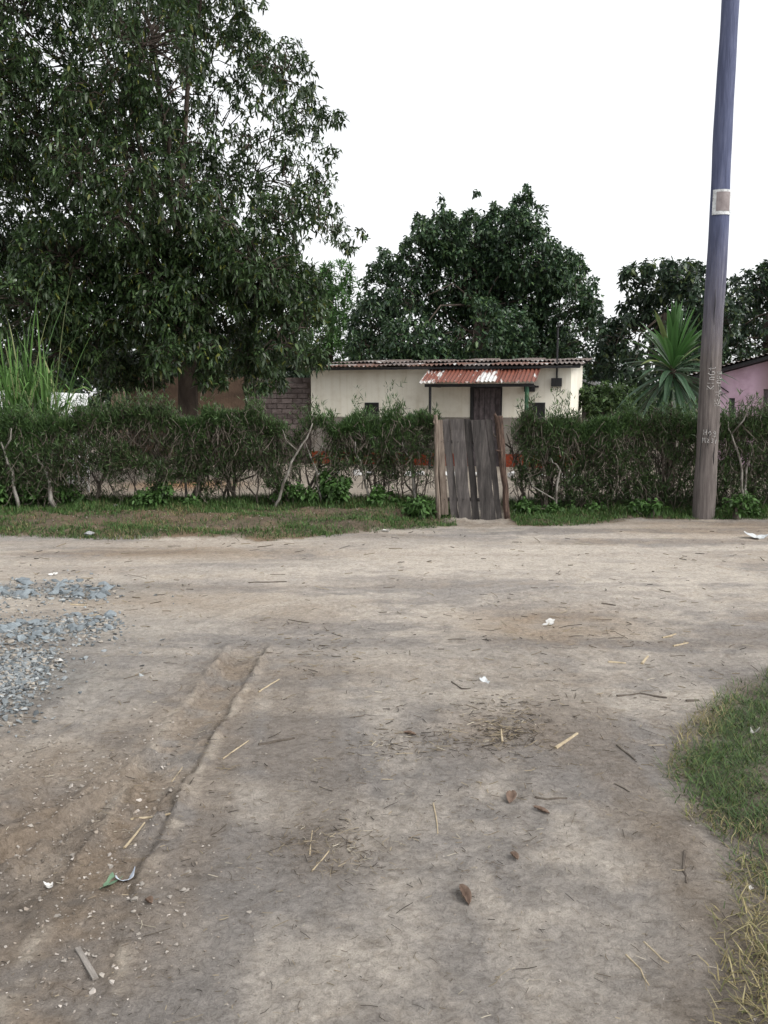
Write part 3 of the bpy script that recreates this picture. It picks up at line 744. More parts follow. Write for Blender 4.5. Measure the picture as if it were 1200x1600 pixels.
# tan broken pier
pt = at(183, 600, 20.0)
tp = empty('broken_pier', (pt.x, 20.0, HZ - .1), .1, 'short broken tan plastered pier at the left end of the brown wall', 'pier')
m = MB(); V = []; hh = pt.z - HZ + .1
prof = [(-.14, .18, 0), (-.15, .17, hh * .55), (-.12, .16, hh * .85), (-.06, .13, hh), (.0, .06, hh + .06)]
for (x0, x1, z) in prof:
    for y in (-.12, .12): V += [(x0, y, z), (x1, y, z)]
Fc = []
for i in range(len(prof) - 1):
    a = i * 4; b = a + 4
    Fc += [(a, a + 1, b + 1, b), (a + 3, a + 2, b + 2, b + 3), (a + 1, a + 3, b + 3, b + 1), (a + 2, a, b, b + 2)]
Fc += [(16, 17, 19, 18), (1, 0, 2, 3)]
m.add(V, Fc); m.build('plaster', M['tanwall'], tp)
MB().box(-.19, .21, -.16, .16, -.1, .12).build('footing', M['mortar'], tp)

# white sheets behind the grass clump
def white_sheet(px0, py0, px1, py1, Y, label, seed):
    a, b = at(px0, py0, Y), at(px1, py1, Y)
    z0 = .1; o = empty('white_sheet', (a.x, Y, z0), 0, label, 'metal sheet')
    ww = b.x - a.x; h0, h1 = a.z - z0, b.z - z0
    V, Fc = [], []; n = 12
    for i in range(n + 1):
        t_ = i / n; hh = h0 + (h1 - h0) * t_
        for k in range(5): V.append((ww * t_, .02 * math.sin(t_ * 9 + seed) + .10 * k / 4, hh * k / 4))
    for i in range(n):
        for k in range(4): q = i * 5 + k; Fc.append((q, q + 5, q + 6, q + 1))
    s = mesh_np('sheet', V, Fc, M['whitesheet'], o, smooth=True)
    md = s.modifiers.new('thick', 'SOLIDIFY'); md.thickness = .006
    for x in (.15 * ww, .85 * ww): MB().box(x - .03, x + .03, .13, .19, -.15, min(h0, h1) - .05).build('prop', M['gatewood'], o)
white_sheet(62, 612, 134, 615, 14.2, 'white painted sheet leaning upright behind the tall grass clump, right piece', 1)
white_sheet(-90, 606, 17, 611, 14.4, 'white painted sheet at the left side of the tall grass clump', 2)

# ------------------------------------------------------------------ pink house
PL = np.array((at(1095, 600, 20).x, 20.0)); PA = -math.radians(30); PW = 4.6
ph = empty('pink_house', (PL[0], PL[1], .12), PA, 'pink plastered house with a slit window partly hidden by the wooden pole', 'house')
pd, pn = np.array((math.cos(PA), math.sin(PA))), np.array((-math.sin(PA), math.cos(PA)))
def pfac(px, py, off=0.0):
    a, b, c = ray(px, py); d = np.array((a, b)); o = PL - pn * off
    t = (o @ pn) / (d @ pn); q = d * t - PL
    return float(q @ pd), CAM_H + t * c - .12
xa, za = pfac(1126, 584); xb, zb = pfac(1182, 569)
sl_ = (zb - za) / (xb - xa); zt = lambda x: za + (x - xa) * sl_
sx0, sz1 = pfac(1139, 622); sx1, sz0 = pfac(1147, 652); sz0 -= .1
dx0_, dz1_ = pfac(1193, 608); dx1_ = dx0_ + .85
m = MB()
def colw(x0, x1, z0, z1=None):
    V = []
    for x in (x0, x1):
        for y in (0, .2): V += [(x, y, z0), (x, y, zt(x) if z1 is None else z1)]
    m.add(V, [(0, 4, 5, 1), (2, 3, 7, 6), (1, 5, 7, 3), (0, 2, 6, 4), (0, 1, 3, 2), (4, 6, 7, 5)])
colw(0, sx0, -.3); colw(sx0, sx1, sz1); colw(sx0, sx1, -.3, sz0); colw(sx1, dx0_, -.3); colw(dx0_, dx1_, dz1_); colw(dx1_, PW, -.3)
m.build('front_wall', M['pink'], ph)
m = MB(); m.box(0, .2, .2, 4, -.3, zt(0)); m.build('side_wall', M['pink'], ph)
m = MB(); m.box(PW - .2, PW, .2, 4, -.3, zt(PW)); m.build('side_wall', M['pink'], ph)
MB().box(.2, PW - .2, 3.8, 4, -.3, zt(0)).build('back_wall', M['pink'], ph)
wn = MB().box(sx0, sx1, .06, .1, sz0, sz1).build('window', M['darkglass'], ph)
MB().box(sx0 - .02, sx1 + .02, -.02, -.001, sz0 - .04, sz0).build('sill', M['redpost'], wn)
dr = MB().box(dx0_, dx1_, .1, .14, -.1, dz1_).build('door', M['doorwood'], ph)
MB().box(dx0_ + .68, dx0_ + .74, .07, .099, .9, 1.0).build('handle', M['darkmetal'], dr)
pr = MB()
V = []
for (x, y) in ((-.35, -.35), (PW + .35, -.35), (PW + .35, 4.3), (-.35, 4.3)): V += [(x, y, zt(x) + .02 + .0 * y), (x, y, zt(x) + .09)]
pr.add(V, [(0, 2, 3, 1), (2, 4, 5, 3), (4, 6, 7, 5), (6, 0, 1, 7), (0, 6, 4, 2), (1, 3, 5, 7)])
pr = pr.build('roof', M['darkmetal'], ph)
for i in range(7):
    o = sheet('roof_sheet', .8, 4.75, .1, .018, M['roof_galv' if i % 3 == 0 else 'roof_dull'], pr, (-.38 + i * .76, -.42, zt(-.38 + i * .76) + .125), .03, .01, seed=i + 200)
    o.rotation_euler = (0, -math.atan(sl_), 0)
c1 = [pfac(*p, .02) for p in ((1118, 599), (1139, 613), (1118, 619))]
MB().tube([(c1[0][0], -.02, c1[0][1]), (c1[1][0], -.05, c1[1][1]), (c1[2][0], -.02, c1[2][1])], .018, 5).build('bracket', M['darkmetal'], ph)

# distant shed with a white roof edge
sh0, sh1 = at(926, 600, 27), at(968, 603, 27)
shed = empty('shed', (sh0.x, 27, .15), 0, 'small far shed with a white sheet roof to the right of the cream house', 'shed')
hh = sh0.z - .15; ww = sh1.x - sh0.x
MB().box(.1, ww - .1, 0, 1.8, -.2, hh - .1).build('wall', M['mortar'], shed)
V = [(x, y, z) for (x, dz) in ((-.05, .06), (ww + .1, -.08)) for (y, z) in ((-.3, hh - .09 + dz), (2, hh + .12 + dz), (2, hh + .15 + dz), (-.3, hh + .0 + dz))]
MB().add(V, [(0, 1, 2, 3), (7, 6, 5, 4), (0, 4, 5, 1), (1, 5, 6, 2), (2, 6, 7, 3), (3, 7, 4, 0)]).build('roof', M['whitesheet'], shed)

# ------------------------------------------------------------------ rocks
def hull(seed, flatz=.7, npt=13):
    """angular broken stone: the hull of a few random points"""
    r = np.random.RandomState(seed); bm = bmesh.new()
    for q in nrm(r.normal(size=(npt, 3))) * r.uniform(.72, 1.05, (npt, 1)) * np.array((1, .85, flatz)): bm.verts.new(q)
    res = bmesh.ops.convex_hull(bm, input=bm.verts[:])
    bmesh.ops.delete(bm, geom=[v for v in bm.verts if not v.link_faces], context='VERTS')
    return bm
def rock_mesh(name, seed, mat, flatz=.7, sub=2):
    bm = hull(seed, flatz, 14)
    me = bpy.data.meshes.new(name); bm.to_mesh(me); bm.free(); me.materials.append(mat); return me
ROCKS = [rock_mesh('crushed_rock', i, M['stone_blue'], sub=2) for i in range(6)]
heaps = [('far', [(x, y) for x, y in zip(R.uniform(85, 172, 26), R.uniform(907, 935, 26))] + [(x, y) for x, y in zip(R.uniform(-30, 60, 18), R.uniform(908, 936, 18))], .05, .085),
         ('middle', [(x, y) for x, y in zip(R.uniform(-20, 100, 24), R.uniform(962, 1002, 24))] + [(x, y) for x, y in zip(R.uniform(105, 175, 14), R.uniform(960, 985, 14))], .035, .075)]
for nm, pts, r0_, r1_ in heaps:
    pts.sort(key=lambda p: p[1])
    for (x, y) in pts:
        g = ground(x, y); s = rnd.uniform(r0_, r1_)
        o = bpy.data.objects.new('crushed_rock', ROCKS[rnd.randrange(6)]); COL.objects.link(o)
        o.location = (g.x, g.y, g.z + s * .12); o.scale = (s, s * rnd.uniform(.7, 1.1), s * rnd.uniform(.45, .8)); o.rotation_euler = (rnd.uniform(-.4, .4), rnd.uniform(-.4, .4), rnd.uniform(0, 6.28))
        tag(o, f'blue-grey crushed rock in the {nm} heap at the left road edge', 'rock', f'crushed rocks of the {nm} heap')
def scatter_stones(name, pts, sizes, mat, colr=None):
    n = len(pts); r = np.random.RandomState(5); VV, FF, CC = [], [], []; off = 0; kind = r.randint(0, 7, n)
    for k in range(7):
        bm = hull(300 + k, .75, 9); bm.verts.index_update(); bv = np.array([v.co[:] for v in bm.verts]); bf = np.array([[v.index for v in f.verts] for f in bm.faces]); bm.free()
        m = kind == k; nk = m.sum(); sz = sizes[m]
        V = bv[None] * np.stack([sz, sz * r.uniform(.55, 1, nk), sz * r.uniform(.4, .9, nk)], 1)[:, None]
        a = r.uniform(0, 6.28, nk); ca, sa = np.cos(a)[:, None], np.sin(a)[:, None]; tl = r.uniform(-.4, .4, nk)[:, None]
        V = np.stack([V[..., 0] * ca - V[..., 1] * sa, V[..., 0] * sa + V[..., 1] * ca, V[..., 2] + tl * V[..., 0]], -1) + pts[m][:, None]
        FF.append((bf[None] + (np.arange(nk) * len(bv))[:, None, None]).reshape(-1, 3) + off); VV.append(V.reshape(-1, 3)); off += nk * len(bv)
        if colr is not None: CC.append(np.repeat(colr[m], len(bv), 0))
    return mesh_np(name, np.concatenate(VV), np.concatenate(FF), mat, None, np.concatenate(CC) if CC else None)
def gpts(px, py, dz=0.0):
    P = np.array([flat(a, b) for a, b in zip(px, py)]); return np.stack([P[:, 0], P[:, 1], height(P[:, 0], P[:, 1]) + dz], 1)
def cluster_px(spec):
    xs, ys = [], []
    for (cx, cy, rx, ry, n) in spec:
        xs.append(R.normal(cx, rx, n)); ys.append(R.normal(cy, ry, n))
    return np.concatenate(xs), np.clip(np.concatenate(ys), 850, 1700)
gx, gy = cluster_px([(40, 925, 60, 9, 420), (125, 922, 30, 8, 260), (50, 985, 60, 12, 600), (130, 975, 30, 9, 300), (25, 1050, 28, 22, 900), (0, 1085, 30, 25, 700), (60, 1035, 20, 12, 200), (-40, 1010, 40, 50, 500), (100, 1000, 80, 40, 160)])
P = gpts(gx, gy, .004)
o = scatter_stones('crushed_gravel', P, np.clip(np.exp(R.normal(math.log(.016), .42, len(P))), .005, .034), M['litter'], palette(len(P), [(.17, .19, .2), (.235, .255, .265), (.33, .35, .355), (.11, .122, .13), (.33, .30, .26)], [.25, .28, .16, .08, .23], 3))
tag(o, 'blue-grey crushed gravel spilling onto the left edge of the dirt road', kind='stuff')
# clods and crumbs of soil
gx, gy = cluster_px([(110, 1300, 70, 60, 500), (230, 1200, 50, 50, 260), (330, 1100, 40, 40, 120), (80, 1200, 60, 30, 200), (100, 1480, 80, 70, 220), (250, 1420, 80, 60, 160)])
P1 = gpts(gx, gy, .001)
ax, ay = R.uniform(-3.4, 3.4, 6500), 1.9 + 8.5 * R.rand(6500) ** 1.9
P2 = np.stack([ax, ay, height(ax, ay) + .001], 1)
vx = R.uniform(-5.5, 1, 900); vy = edgeY(vx) + R.uniform(.1, 1.9, 900); P3 = np.stack([vx, vy, height(vx, vy)], 1); P = np.concatenate([P1, P2, P3])
sz = np.clip(np.concatenate([np.exp(R.normal(math.log(.0058), .5, len(P1))), np.exp(R.normal(math.log(.003), .4, len(P2))), np.exp(R.normal(math.log(.012), .4, len(P3)))]), .0015, .017)
o = scatter_stones('soil_crumbs', P, sz, M['litter'], palette(len(P), [(.34, .31, .275), (.28, .24, .2), (.17, .145, .12), (.46, .42, .38)], [.4, .3, .15, .15], 4))
tag(o, 'small crumbs and clods of dry soil lying over the dirt road', kind='stuff')
# single stones
g = ground(139, 836); o = bpy.data.objects.new('stone', rock_mesh('stone', 40, M['stone_grey'])); COL.objects.link(o); o.location = (g.x, g.y, g.z + .03); o.scale = (.075, .06, .055)
tag(o, 'single grey stone at the left road edge below the grassy bank', 'stone')
g = ground(181, 793); o = bpy.data.objects.new('stone', rock_mesh('stone', 41, M['stone_grey'])); COL.objects.link(o); o.location = (g.x, g.y, g.z + .02); o.scale = (.05, .04, .04)
tag(o, 'small grey stone under the hedge, on top of the bank', 'stone')
WS = [rock_mesh('whitewashed_stone', 60 + i, M['whitestone']) for i in range(3)]
for i in range(16):
    px = 500 + i * 27 + rnd.uniform(-6, 6); p = at(px, 745, 17.6 - i * .06)
    s = rnd.uniform(.09, .13); o = bpy.data.objects.new('whitewashed_stone', WS[i % 3]); COL.objects.link(o)
    o.location = (p.x, p.y, gz(p.x, p.y) + s * .4); o.scale = (s, s, s); o.rotation_euler = (0, 0, rnd.uniform(0, 6))
    tag(o, 'whitewashed stone in the row across the sandy yard behind the gate', 'stone', 'whitewashed stones lining the yard')
rub = empty('rubble_wall', (at(922, 640, 22).x, 22, .15), 0, 'low tan rubble wall under the green shrub right of the cream house', 'wall')
TS = [rock_mesh('stone', 70 + i, M['tanstone']) for i in range(3)]
for k in range(6):
    for i in range(4):
        o = bpy.data.objects.new('stone', TS[(i + k) % 3]); COL.objects.link(o); o.parent = rub
        o.location = (i * .2 - .3 + .1 * (k % 2), rnd.uniform(-.03, .03), k * .17 + .05); o.scale = (.14, .12, .14); o.rotation_euler = (0, 0, rnd.uniform(0, 6))

# ------------------------------------------------------------------ pole
pb = ground(1099, 803); PY = pb.y
ptop = at(1144, -60, PY)
def pole_c(z): t_ = (z - pb.z) / (ptop.z - pb.z); return np.array((pb.x + (ptop.x - pb.x) * t_, PY, z))
def pole_r(z): return .148 - .0062 * max(0, z - pb.z)
def pole_mat():
    m, t, b = new_mat('weathered_pole_wood')
    v = mapping(t, (7, 7, .5)); n = noise(t, 4, 7, .65, v); n2 = noise(t, 14, 6, .7, v)
    lo = ramp(t, n.outputs[0], [(.25, (.035, .029, .027)), (.45, (.1, .085, .08)), (.62, (.15, .13, .122)), (.8, (.26, .225, .2))])
    hi = ramp(t, n.outputs[0], [(.25, (.04, .048, .09)), (.5, (.078, .092, .165)), (.66, (.115, .13, .21)), (.76, (.34, .36, .4))])
    tc = N(t, 'ShaderNodeTexCoord'); sp = N(t, 'ShaderNodeSeparateXYZ'); t.links.new(tc.outputs['Object'], sp.inputs[0])
    mr = N(t, 'ShaderNodeMapRange'); mr.inputs['From Min'].default_value = 2.6; mr.inputs['From Max'].default_value = 4.4
    ad = N(t, 'ShaderNodeMath', operation='MULTIPLY_ADD'); ad.inputs[1].default_value = 1.0; t.links.new(n2.outputs[0], ad.inputs[0]); t.links.new(sp.outputs[2], ad.inputs[2]); t.links.new(ad.outputs[0], mr.inputs[0])
    c = mixc(t, lo.outputs[0], hi.outputs[0], mr.outputs[0])          # blue lens flare tint painted into the upper wood
    t.links.new(c, b.inputs['Base Color']); b.inputs['Roughness'].default_value = .8; b.inputs['Specular IOR Level'].default_value = .35
    bump(t, b, n2.outputs[0], .8, .012); return m
pole = empty('utility_pole', (0, 0, 0), 0, 'tall weathered wooden pole with chalk writing standing before the right hedge', 'pole')
m = MB(); zs = np.linspace(pb.z - .3, ptop.z + 1.2, 46)
m.tube([pole_c(z) + np.array((.006 * math.sin(z * 2.1), .004 * math.sin(z * 3), 0)) for z in zs], [pole_r(z) * (1 + .03 * math.sin(z * 5.3) * math.sin(z * 1.7)) for z in zs], 24)
m.build('shaft', pole_mat(), pole, smooth=True)
for k in range(9):                                                    # drying cracks: thin dark wedges set into the face
    th = rnd.uniform(-1.1, .9); z0 = rnd.uniform(.2, 2.9); l_ = rnd.uniform(.25, .7); P = []
    for j in range(7):
        z = z0 + l_ * j / 6; c_ = pole_c(z); r_ = pole_r(z) * .998; q = th + .03 * math.sin(j * 1.7 + k)
        P.append((c_[0] + r_ * math.sin(q), c_[1] - r_ * math.cos(q), z))
    MB().tube(P, [.001, .004, .005, .006, .005, .003, .001], 5).build('crack', M['darkmetal'], pole)
def on_pole(a, z, off=.002):
    c_ = pole_c(z); r_ = pole_r(z) * 1.015 + off; q = a / r_
    return (c_[0] + r_ * math.sin(q), c_[1] - r_ * math.cos(q), z)
zpx = lambda y: at(1110, y, PY - .13).z
def write(text, a0, y0, y1, h, up=True, slant=0.0):
    m = MB(); z0, z1 = zpx(y0), zpx(y1)
    if up:
        adv = (z1 - z0) / max(len(text), 1)
        for s in strokes(text, h, adv): m.tube([on_pole(a0 - q + slant * p, z0 + p) for p, q in s], .0062, 4)
    else:
        for s in strokes(text, h, slant): m.tube([on_pole(a0 + p, z0 + q) for p, q in s], .0062, 4)
    tag(m.build('chalk_writing', M['chalk'], pole), kind='stuff')
write('KINGt', -.005, 608, 571, .085, True, .05)
write('REAL-DEE', .095, 634, 577, .08, True, .06)
write('L-L', .14, 634, 598, .06, True, .03)
write('Hog', -.1, 680, 670, .075, False, .062)
write('Mzs/', -.115, 692, 682, .07, False, .058)
# notice plate nailed to the pole
z0, z1 = at(1130, 338, PY).z, at(1130, 299, PY).z
nt_ = empty('notice_plate', pole_c((z0 + z1) / 2), 0, 'small peeling square notice with pale edges nailed high on the wooden pole', 'notice')
def plate(a0, a1, zz0, zz1, off, name, mat, th):
    V, Fc = [], []; n = 8; c0 = np.array(nt_.location)
    for i in range(n + 1):
        a = a0 + (a1 - a0) * i / n
        for z in (zz0, zz1):
            for f in (off, off + th): V.append(np.array((0, 0, 0)) + np.array(on_flat(a, z, f)) - c0)
    for i in range(n):
        q = i * 4; Fc += [(q + 1, q + 5, q + 7, q + 3), (q, q + 2, q + 6, q + 4), (q, q + 4, q + 5, q + 1), (q + 2, q + 3, q + 7, q + 6)]
    Fc += [(0, 1, 3, 2), (n * 4, n * 4 + 2, n * 4 + 3, n * 4 + 1)]
    return mesh_np(name, V, Fc, mat, nt_, uniform=False)
def on_flat(a, z, off):
    c_ = pole_c(z); r_ = pole_r(z) * 1.03; q = a / r_
    return (c_[0] + (r_ + off) * 1.0 * math.sin(q * .85), c_[1] - r_ * (.35 + .65 * math.cos(q)) - off, z)
RR = pole_r(z0)
plate(-RR * 1.33, RR * 1.33, z0, z1, .004, 'backing', M['signpale'], .004)
plate(-RR * .8, RR * .85, z0 + .045, z1 - .03, .0095, 'faded_centre', M['signrust'], .002)

# ------------------------------------------------------------------ gate
GY = 11.95
gb = at(740, 814, GY)
gate = empty('plank_gate', (gb.x, GY, gz(gb.x, GY)), 0, 'leaning gate of weathered grey upright planks in the gap of the hedge', 'gate')
g0 = np.array(gate.location)
planks = [((678, 686, 660), (685, 690, 800), 'gatepale', .03), ((683, 691, 658), (690, 701, 804), 'gatepale', -.012), ((691, 702, 656.5), (705, 717, 810), 'gatewood', .012), ((703, 724, 654.5), (718, 736.5, 813), 'gatewood', -.014),
          ((725, 735, 656), (739.5, 750, 815), 'gatewood', .02), ((736, 758, 655.5), (752.5, 775.5, 816), 'gatewood', -.008), ((759, 769, 656), (777, 785, 815), 'gatewood', .022)]
for i, (tp_, bt, mt, dy) in enumerate(planks):
    r = random.Random(i); V, Fc = [], []; n = 9
    for j in range(n + 1):
        t_ = j / n
        a = bt[0] + (tp_[0] - bt[0]) * t_; b = bt[1] + (tp_[1] - bt[1]) * t_; yy = bt[2] + (tp_[2] - bt[2]) * t_
        wv = (r.random() - .5) * 1.6
        pa, pb_ = at(a + wv * .6, yy + (r.uniform(-2, 1) if j == n else 0), GY), at(b + wv, yy + (r.uniform(-2, 1) if j == n else 0), GY)
        yl = dy + .012 * (r.random() - .5)
        for p in (pa, pb_):
            for y in (yl, yl + .024): V.append((p.x - g0[0], y, p.z - g0[2]))
    for j in range(n):
        q = j * 4; Fc += [(q, q + 2, q + 6, q + 4), (q + 1, q + 5, q + 7, q + 3), (q, q + 4, q + 5, q + 1), (q + 2, q + 3, q + 7, q + 6)]
    Fc += [(0, 1, 3, 2), (n * 4, n * 4 + 2, n * 4 + 3, n * 4 + 1)]
    o = mesh_np('plank', V, Fc, M[mt], gate, uniform=False)
    if mt == 'gatepale': tag(o, 'pale brown split plank')
    for (k, yy) in ((0, 690), (1, 780)):
        t_ = (bt[2] - yy) / (bt[2] - tp_[2]); px = bt[0] + (tp_[0] - bt[0]) * t_ + (bt[1] - bt[0]) * .5; p = at(px, yy, GY)
        MB().tube([(p.x - g0[0], dy - .022, p.z - g0[2]), (p.x - g0[0], dy - .008, p.z - g0[2])], .006, 6).build('nail', M['darkmetal'], o)
for yy in (690, 780):
    sh = (735 - yy) / 155 * 14
    a, b = at(681 - sh * .0 + (yy - 690) * .1, yy, GY + .05), at(772 + (yy - 690) * .1, yy + 3, GY + .05)
    MB().tube([(a.x - g0[0], .06, a.z - g0[2]), ((a.x + b.x) / 2 - g0[0], .06, (a.z + b.z) / 2 - g0[2] + .01), (b.x - g0[0], .06, b.z - g0[2])], .026, 6, jit=.2).build('rail', M['gatewood'], gate)
def post(name, pts, rad, mat, label):
    p0 = at(*pts[0], GY); z = gz(p0.x, GY)
    o = empty(name, (p0.x, GY, z), 0, label, 'post')
    P = [np.array(at(*p, GY)) - np.array(o.location) for p in pts]; P[0] = P[0] - np.array((0, 0, .15))
    Q = []; 
    for a, b in zip(P[:-1], P[1:]): Q += [a + (b - a) * t_ for t_ in (0, .33, .66)]
    Q.append(P[-1]); Q = np.array(Q); Q[1:-1] += R.normal(0, .006, (len(Q) - 2, 3))
    rr = np.interp(np.linspace(0, 1, len(Q)), np.linspace(0, 1, len(rad)), rad)
    MB().tube(Q, rr, 9, jit=.3).build('shaft', mat, o, smooth=False)
    return o, Q
o, Q = post('gate_post', [(794, 814), (789, 760), (784, 705), (779, 650)], [.045, .042, .05, .052], M['redpost'], 'crooked reddish gate post with peeling bark on the right of the planks')
MB().tube([Q[-1] + np.array((-.02, 0, -.05)), Q[-1] + np.array((-.05, -.02, .02)), Q[-1] + np.array((-.045, -.01, .06))], [.03, .02, .006], 6, jit=.3).build('stub', M['redpost'], o)
MB().tube([Q[-4] + np.array((-.0, -.03, 0)), Q[-4] + np.array((-.09, -.04, .02))], [.02, .008], 6).build('stub', M['redpost'], o)
o, Q = post('gate_post', [(686, 806), (683, 750), (682, 700), (680, 648)], [.03, .028, .03, .026], M['gatepale'], 'thin pale gate post on the left of the planks')
MB().tube([Q[-2], Q[-2] + np.array((-.04, -.02, .06)), Q[-2] + np.array((-.035, -.02, .12))], [.02, .014, .005], 6).build('stub', M['gatepale'], o)

# ------------------------------------------------------------------ trees
def blob_points(blobs, dens, r, shell=.55, noise_sc=.9, cut=.42, depth=1.0):
    """points in the crown: blobs are (px, py, radius_px, Y)"""
    out, cen = [], []
    for (px, py, rp, Y, *dm) in blobs:
        c = np.array(at(px, py, Y)); rad = rp * Y / F
        n = int(dens * (rp ** 2) * (dm[0] if dm else 1))
        d = nrm(r.normal(size=(n, 3))); q = r.rand(n, 1)
        rr = np.where(r.rand(n, 1) < shell, .75 + .3 * q, q ** (1 / 3))
        p = c + d * rr * rad * np.array((1, depth, .92))
        out.append(p); cen.append(np.tile(c, (n, 1)))
    p = np.concatenate(out); c = np.concatenate(cen)
    k = vn3(p, noise_sc, 12) > cut - .25 * r.rand(len(p))
    return p[k], c[k]
def rosette(p, c, per, L, Wd, droop, spread, r):
    """per leaves round each twig end"""
    n = len(p); out = nrm(p - c + r.normal(size=(n, 3)) * .3)
    P = np.repeat(p, per, 0); ax = np.repeat(out, per, 0)
    D = nrm(ax * (1 - spread) + r.normal(size=(n * per, 3)) * spread + np.array((0, 0, -droop)))
    P = P + r.normal(size=P.shape) * .025
    LL = L * r.uniform(.6, 1.2, n * per)
    return P, D, LL, Wd * LL * r.uniform(.8, 1.2, n * per)
def tree(name, label, base, blobs, trunk_pts, trunk_r, leafkw, dens, mat, cols, probs, per=9, group=None, br=(.28, .48), branch_to=8, twigs=0.25, seed=1, zmin=None, pts_kw={}, extra=None):
    r = np.random.RandomState(seed)
    t = empty(name, base, 0, label, 'tree', group); b0 = np.array(base)
    tp = np.array(trunk_pts, float)
    MB().tube(tp - b0, trunk_r, 12, jit=.12).build('trunk', M['bark'], t, smooth=True)
    top = tp[-1]
    cs = [np.array(at(bb[0], bb[1], bb[3])) for bb in blobs]; idx = np.argsort([-bb[2] for bb in blobs])[:branch_to]
    ends = []
    for i in idx:
        c = cs[i]; k = max(1, len(tp) - 1 - r.randint(0, max(1, len(tp) // 2))); s = tp[k]
        mid = s + (c - s) * .5 + np.array((0, 0, .18 * np.linalg.norm(c - s))) * (1 if c[2] > s[2] else .3) + r.normal(size=3) * .15
        P = [s, s + (mid - s) * .5 + r.normal(size=3) * .05, mid, mid + (c - mid) * .55 + r.normal(size=3) * .1, c]
        rr = trunk_r[-1] * r.uniform(*br)
        MB().tube(np.array(P) - b0, [rr, rr * .8, rr * .6, rr * .4, rr * .15], 7, jit=.15).build('branch', M['bark'], t, smooth=True)
        ends += [mid, c]
    p, c = blob_points(blobs, dens, r, **pts_kw)
    if zmin is not None: k = p[:, 2] > zmin; p, c = p[k], c[k]
    if extra is not None: p = np.concatenate([p, extra[0]]); c = np.concatenate([c, extra[1]])
    P, D, L, Wd = rosette(p, c, per, leafkw['L'], leafkw['W'], leafkw['droop'], leafkw['spread'], r)
    V, Fc, k = leaves_arrays(P, D, L, Wd, leafkw.get('curve', .2), .15, leafkw.get('six', True), seed)
    col = palette(len(P), cols, probs, seed, .3)
    cl = np.repeat(1 + .22 * (r.rand(len(p), 1) - .5) * 2, per, 0); col = col * cl
    o = mesh_np('crown', V - b0, Fc, mat, t, np.repeat(col, k, 0)); tag(o, kind='stuff')
    if twigs:
        m = MB(); sel = np.where(r.rand(len(p)) < twigs)[0]; E = np.array(ends) if ends else cs
        tv, tf = [], []; nv = 0
        for i in sel:
            q = c[i] + (p[i] - c[i]) * .25 + r.normal(size=3) * .08; mid = (q + p[i]) / 2 + np.array((0, 0, .06))
            a = nrm(np.cross(p[i] - q, r.normal(size=3))); 
            b = nrm(np.cross(p[i] - q, a))
            for (pp, w_) in ((q, .016), (mid, .010), (p[i], .004)):
                for ang in (0, 2.1, 4.2): tv.append(pp + w_ * (math.cos(ang) * a + math.sin(ang) * b))
            for s_ in (0, 3):
                for j in range(3): tf.append((nv + s_ + j, nv + s_ + (j + 1) % 3, nv + s_ + 3 + (j + 1) % 3, nv + s_ + 3 + j))
            nv += 9
        if tv: tag(mesh_np('twig', np.array(tv) - b0, tf, M['bark'], t), kind='stuff')
    return t
def J(lst, Y, dy, seed):
    r = random.Random(seed); return [(a, b, c, Y + r.uniform(-dy, dy)) for (a, b, c) in lst]
mango = J([(20, 30, 115), (120, 105, 115), (60, 195, 110), (180, 215, 100), (90, 285, 80), (-60, 130, 130), (220, 75, 95), (200, -60, 120), (320, -50, 95), (60, -70, 120),
           (300, 285, 80), (230, 320, 65), (262, 35, 80), (330, 55, 70), (388, 112, 66), (438, 118, 50), (478, 172, 38), (455, 205, 42), (412, 225, 60),
           (395, 285, 72), (452, 290, 55), (485, 322, 42), (500, 285, 25), (512, 352, 32), (440, 345, 55), (552, 372, 20), (530, 362, 18), (505, 235, 22), (515, 182, 18), (350, 250, 40), (345, 330, 55),
           (-40, 300, 110), (270, 205, 45), (160, 310, 50), (20, 260, 80), (460, 75, 22), (385, 60, 35)], 17.2, 1.9, 3)
lower = J([(330, 405, 70), (400, 425, 75), (450, 455, 58), (478, 505, 40), (445, 535, 50), (400, 560, 38), (352, 535, 55), (432, 592, 20), (300, 490, 55), (240, 430, 70), (170, 425, 75), (210, 495, 62),
           (100, 405, 75), (60, 480, 75), (135, 530, 70), (225, 565, 48), (20, 400, 80), (-40, 450, 100), (312, 590, 20), (80, 560, 62), (265, 380, 45), (375, 480, 60), (330, 575, 28), (180, 580, 40), (10, 560, 70), (412, 605, 13), (492, 560, 22), (390, 600, 12)], 16.6, 1.5, 4)
mango = [(a, b, c, d, .58 if a < 260 else .5) for (a, b, c, d) in mango] + [(340, 200, 60, 18.5, .35), (300, 150, 60, 18, .5), (240, 250, 70, 18.5, .5), (200, 350, 60, 18, .5), (120, 350, 60, 18, .4), (568, 362, 16, 17), (582, 355, 9, 17), (545, 385, 12, 17), (530, 182, 9, 17)]
mango += [(270, 290, 60, 15, .4), (305, 215, 50, 15.2, .25), (335, 335, 50, 15, .3), (215, 265, 60, 15, .4), (180, 340, 60, 15, .4), (130, 255, 70, 15, .45), (255, 150, 60, 15.4, .4), (165, 150, 70, 15.2, .5)]
lower += [(285, 515, 36, 15.2), (262, 555, 34, 15.0), (322, 545, 32, 15.1), (300, 470, 40, 15.3), (250, 480, 40, 15.2), (318, 588, 16, 15.4), (345, 590, 16, 15.6)]
tb = at(292, 640, 17.0)
tz = .12
trunk = [(tb.x, 17, tz - .2), (tb.x + .02, 17, 1.0)] + [tuple(at(a, b, 17.0)) for a, b in ((293, 590), (290, 540), (284, 490), (276, 440), (280, 400))]
MG = [(.04, .075, .026), (.06, .11, .034), (.03, .055, .025), (.15, .17, .035), (.08, .125, .05)]
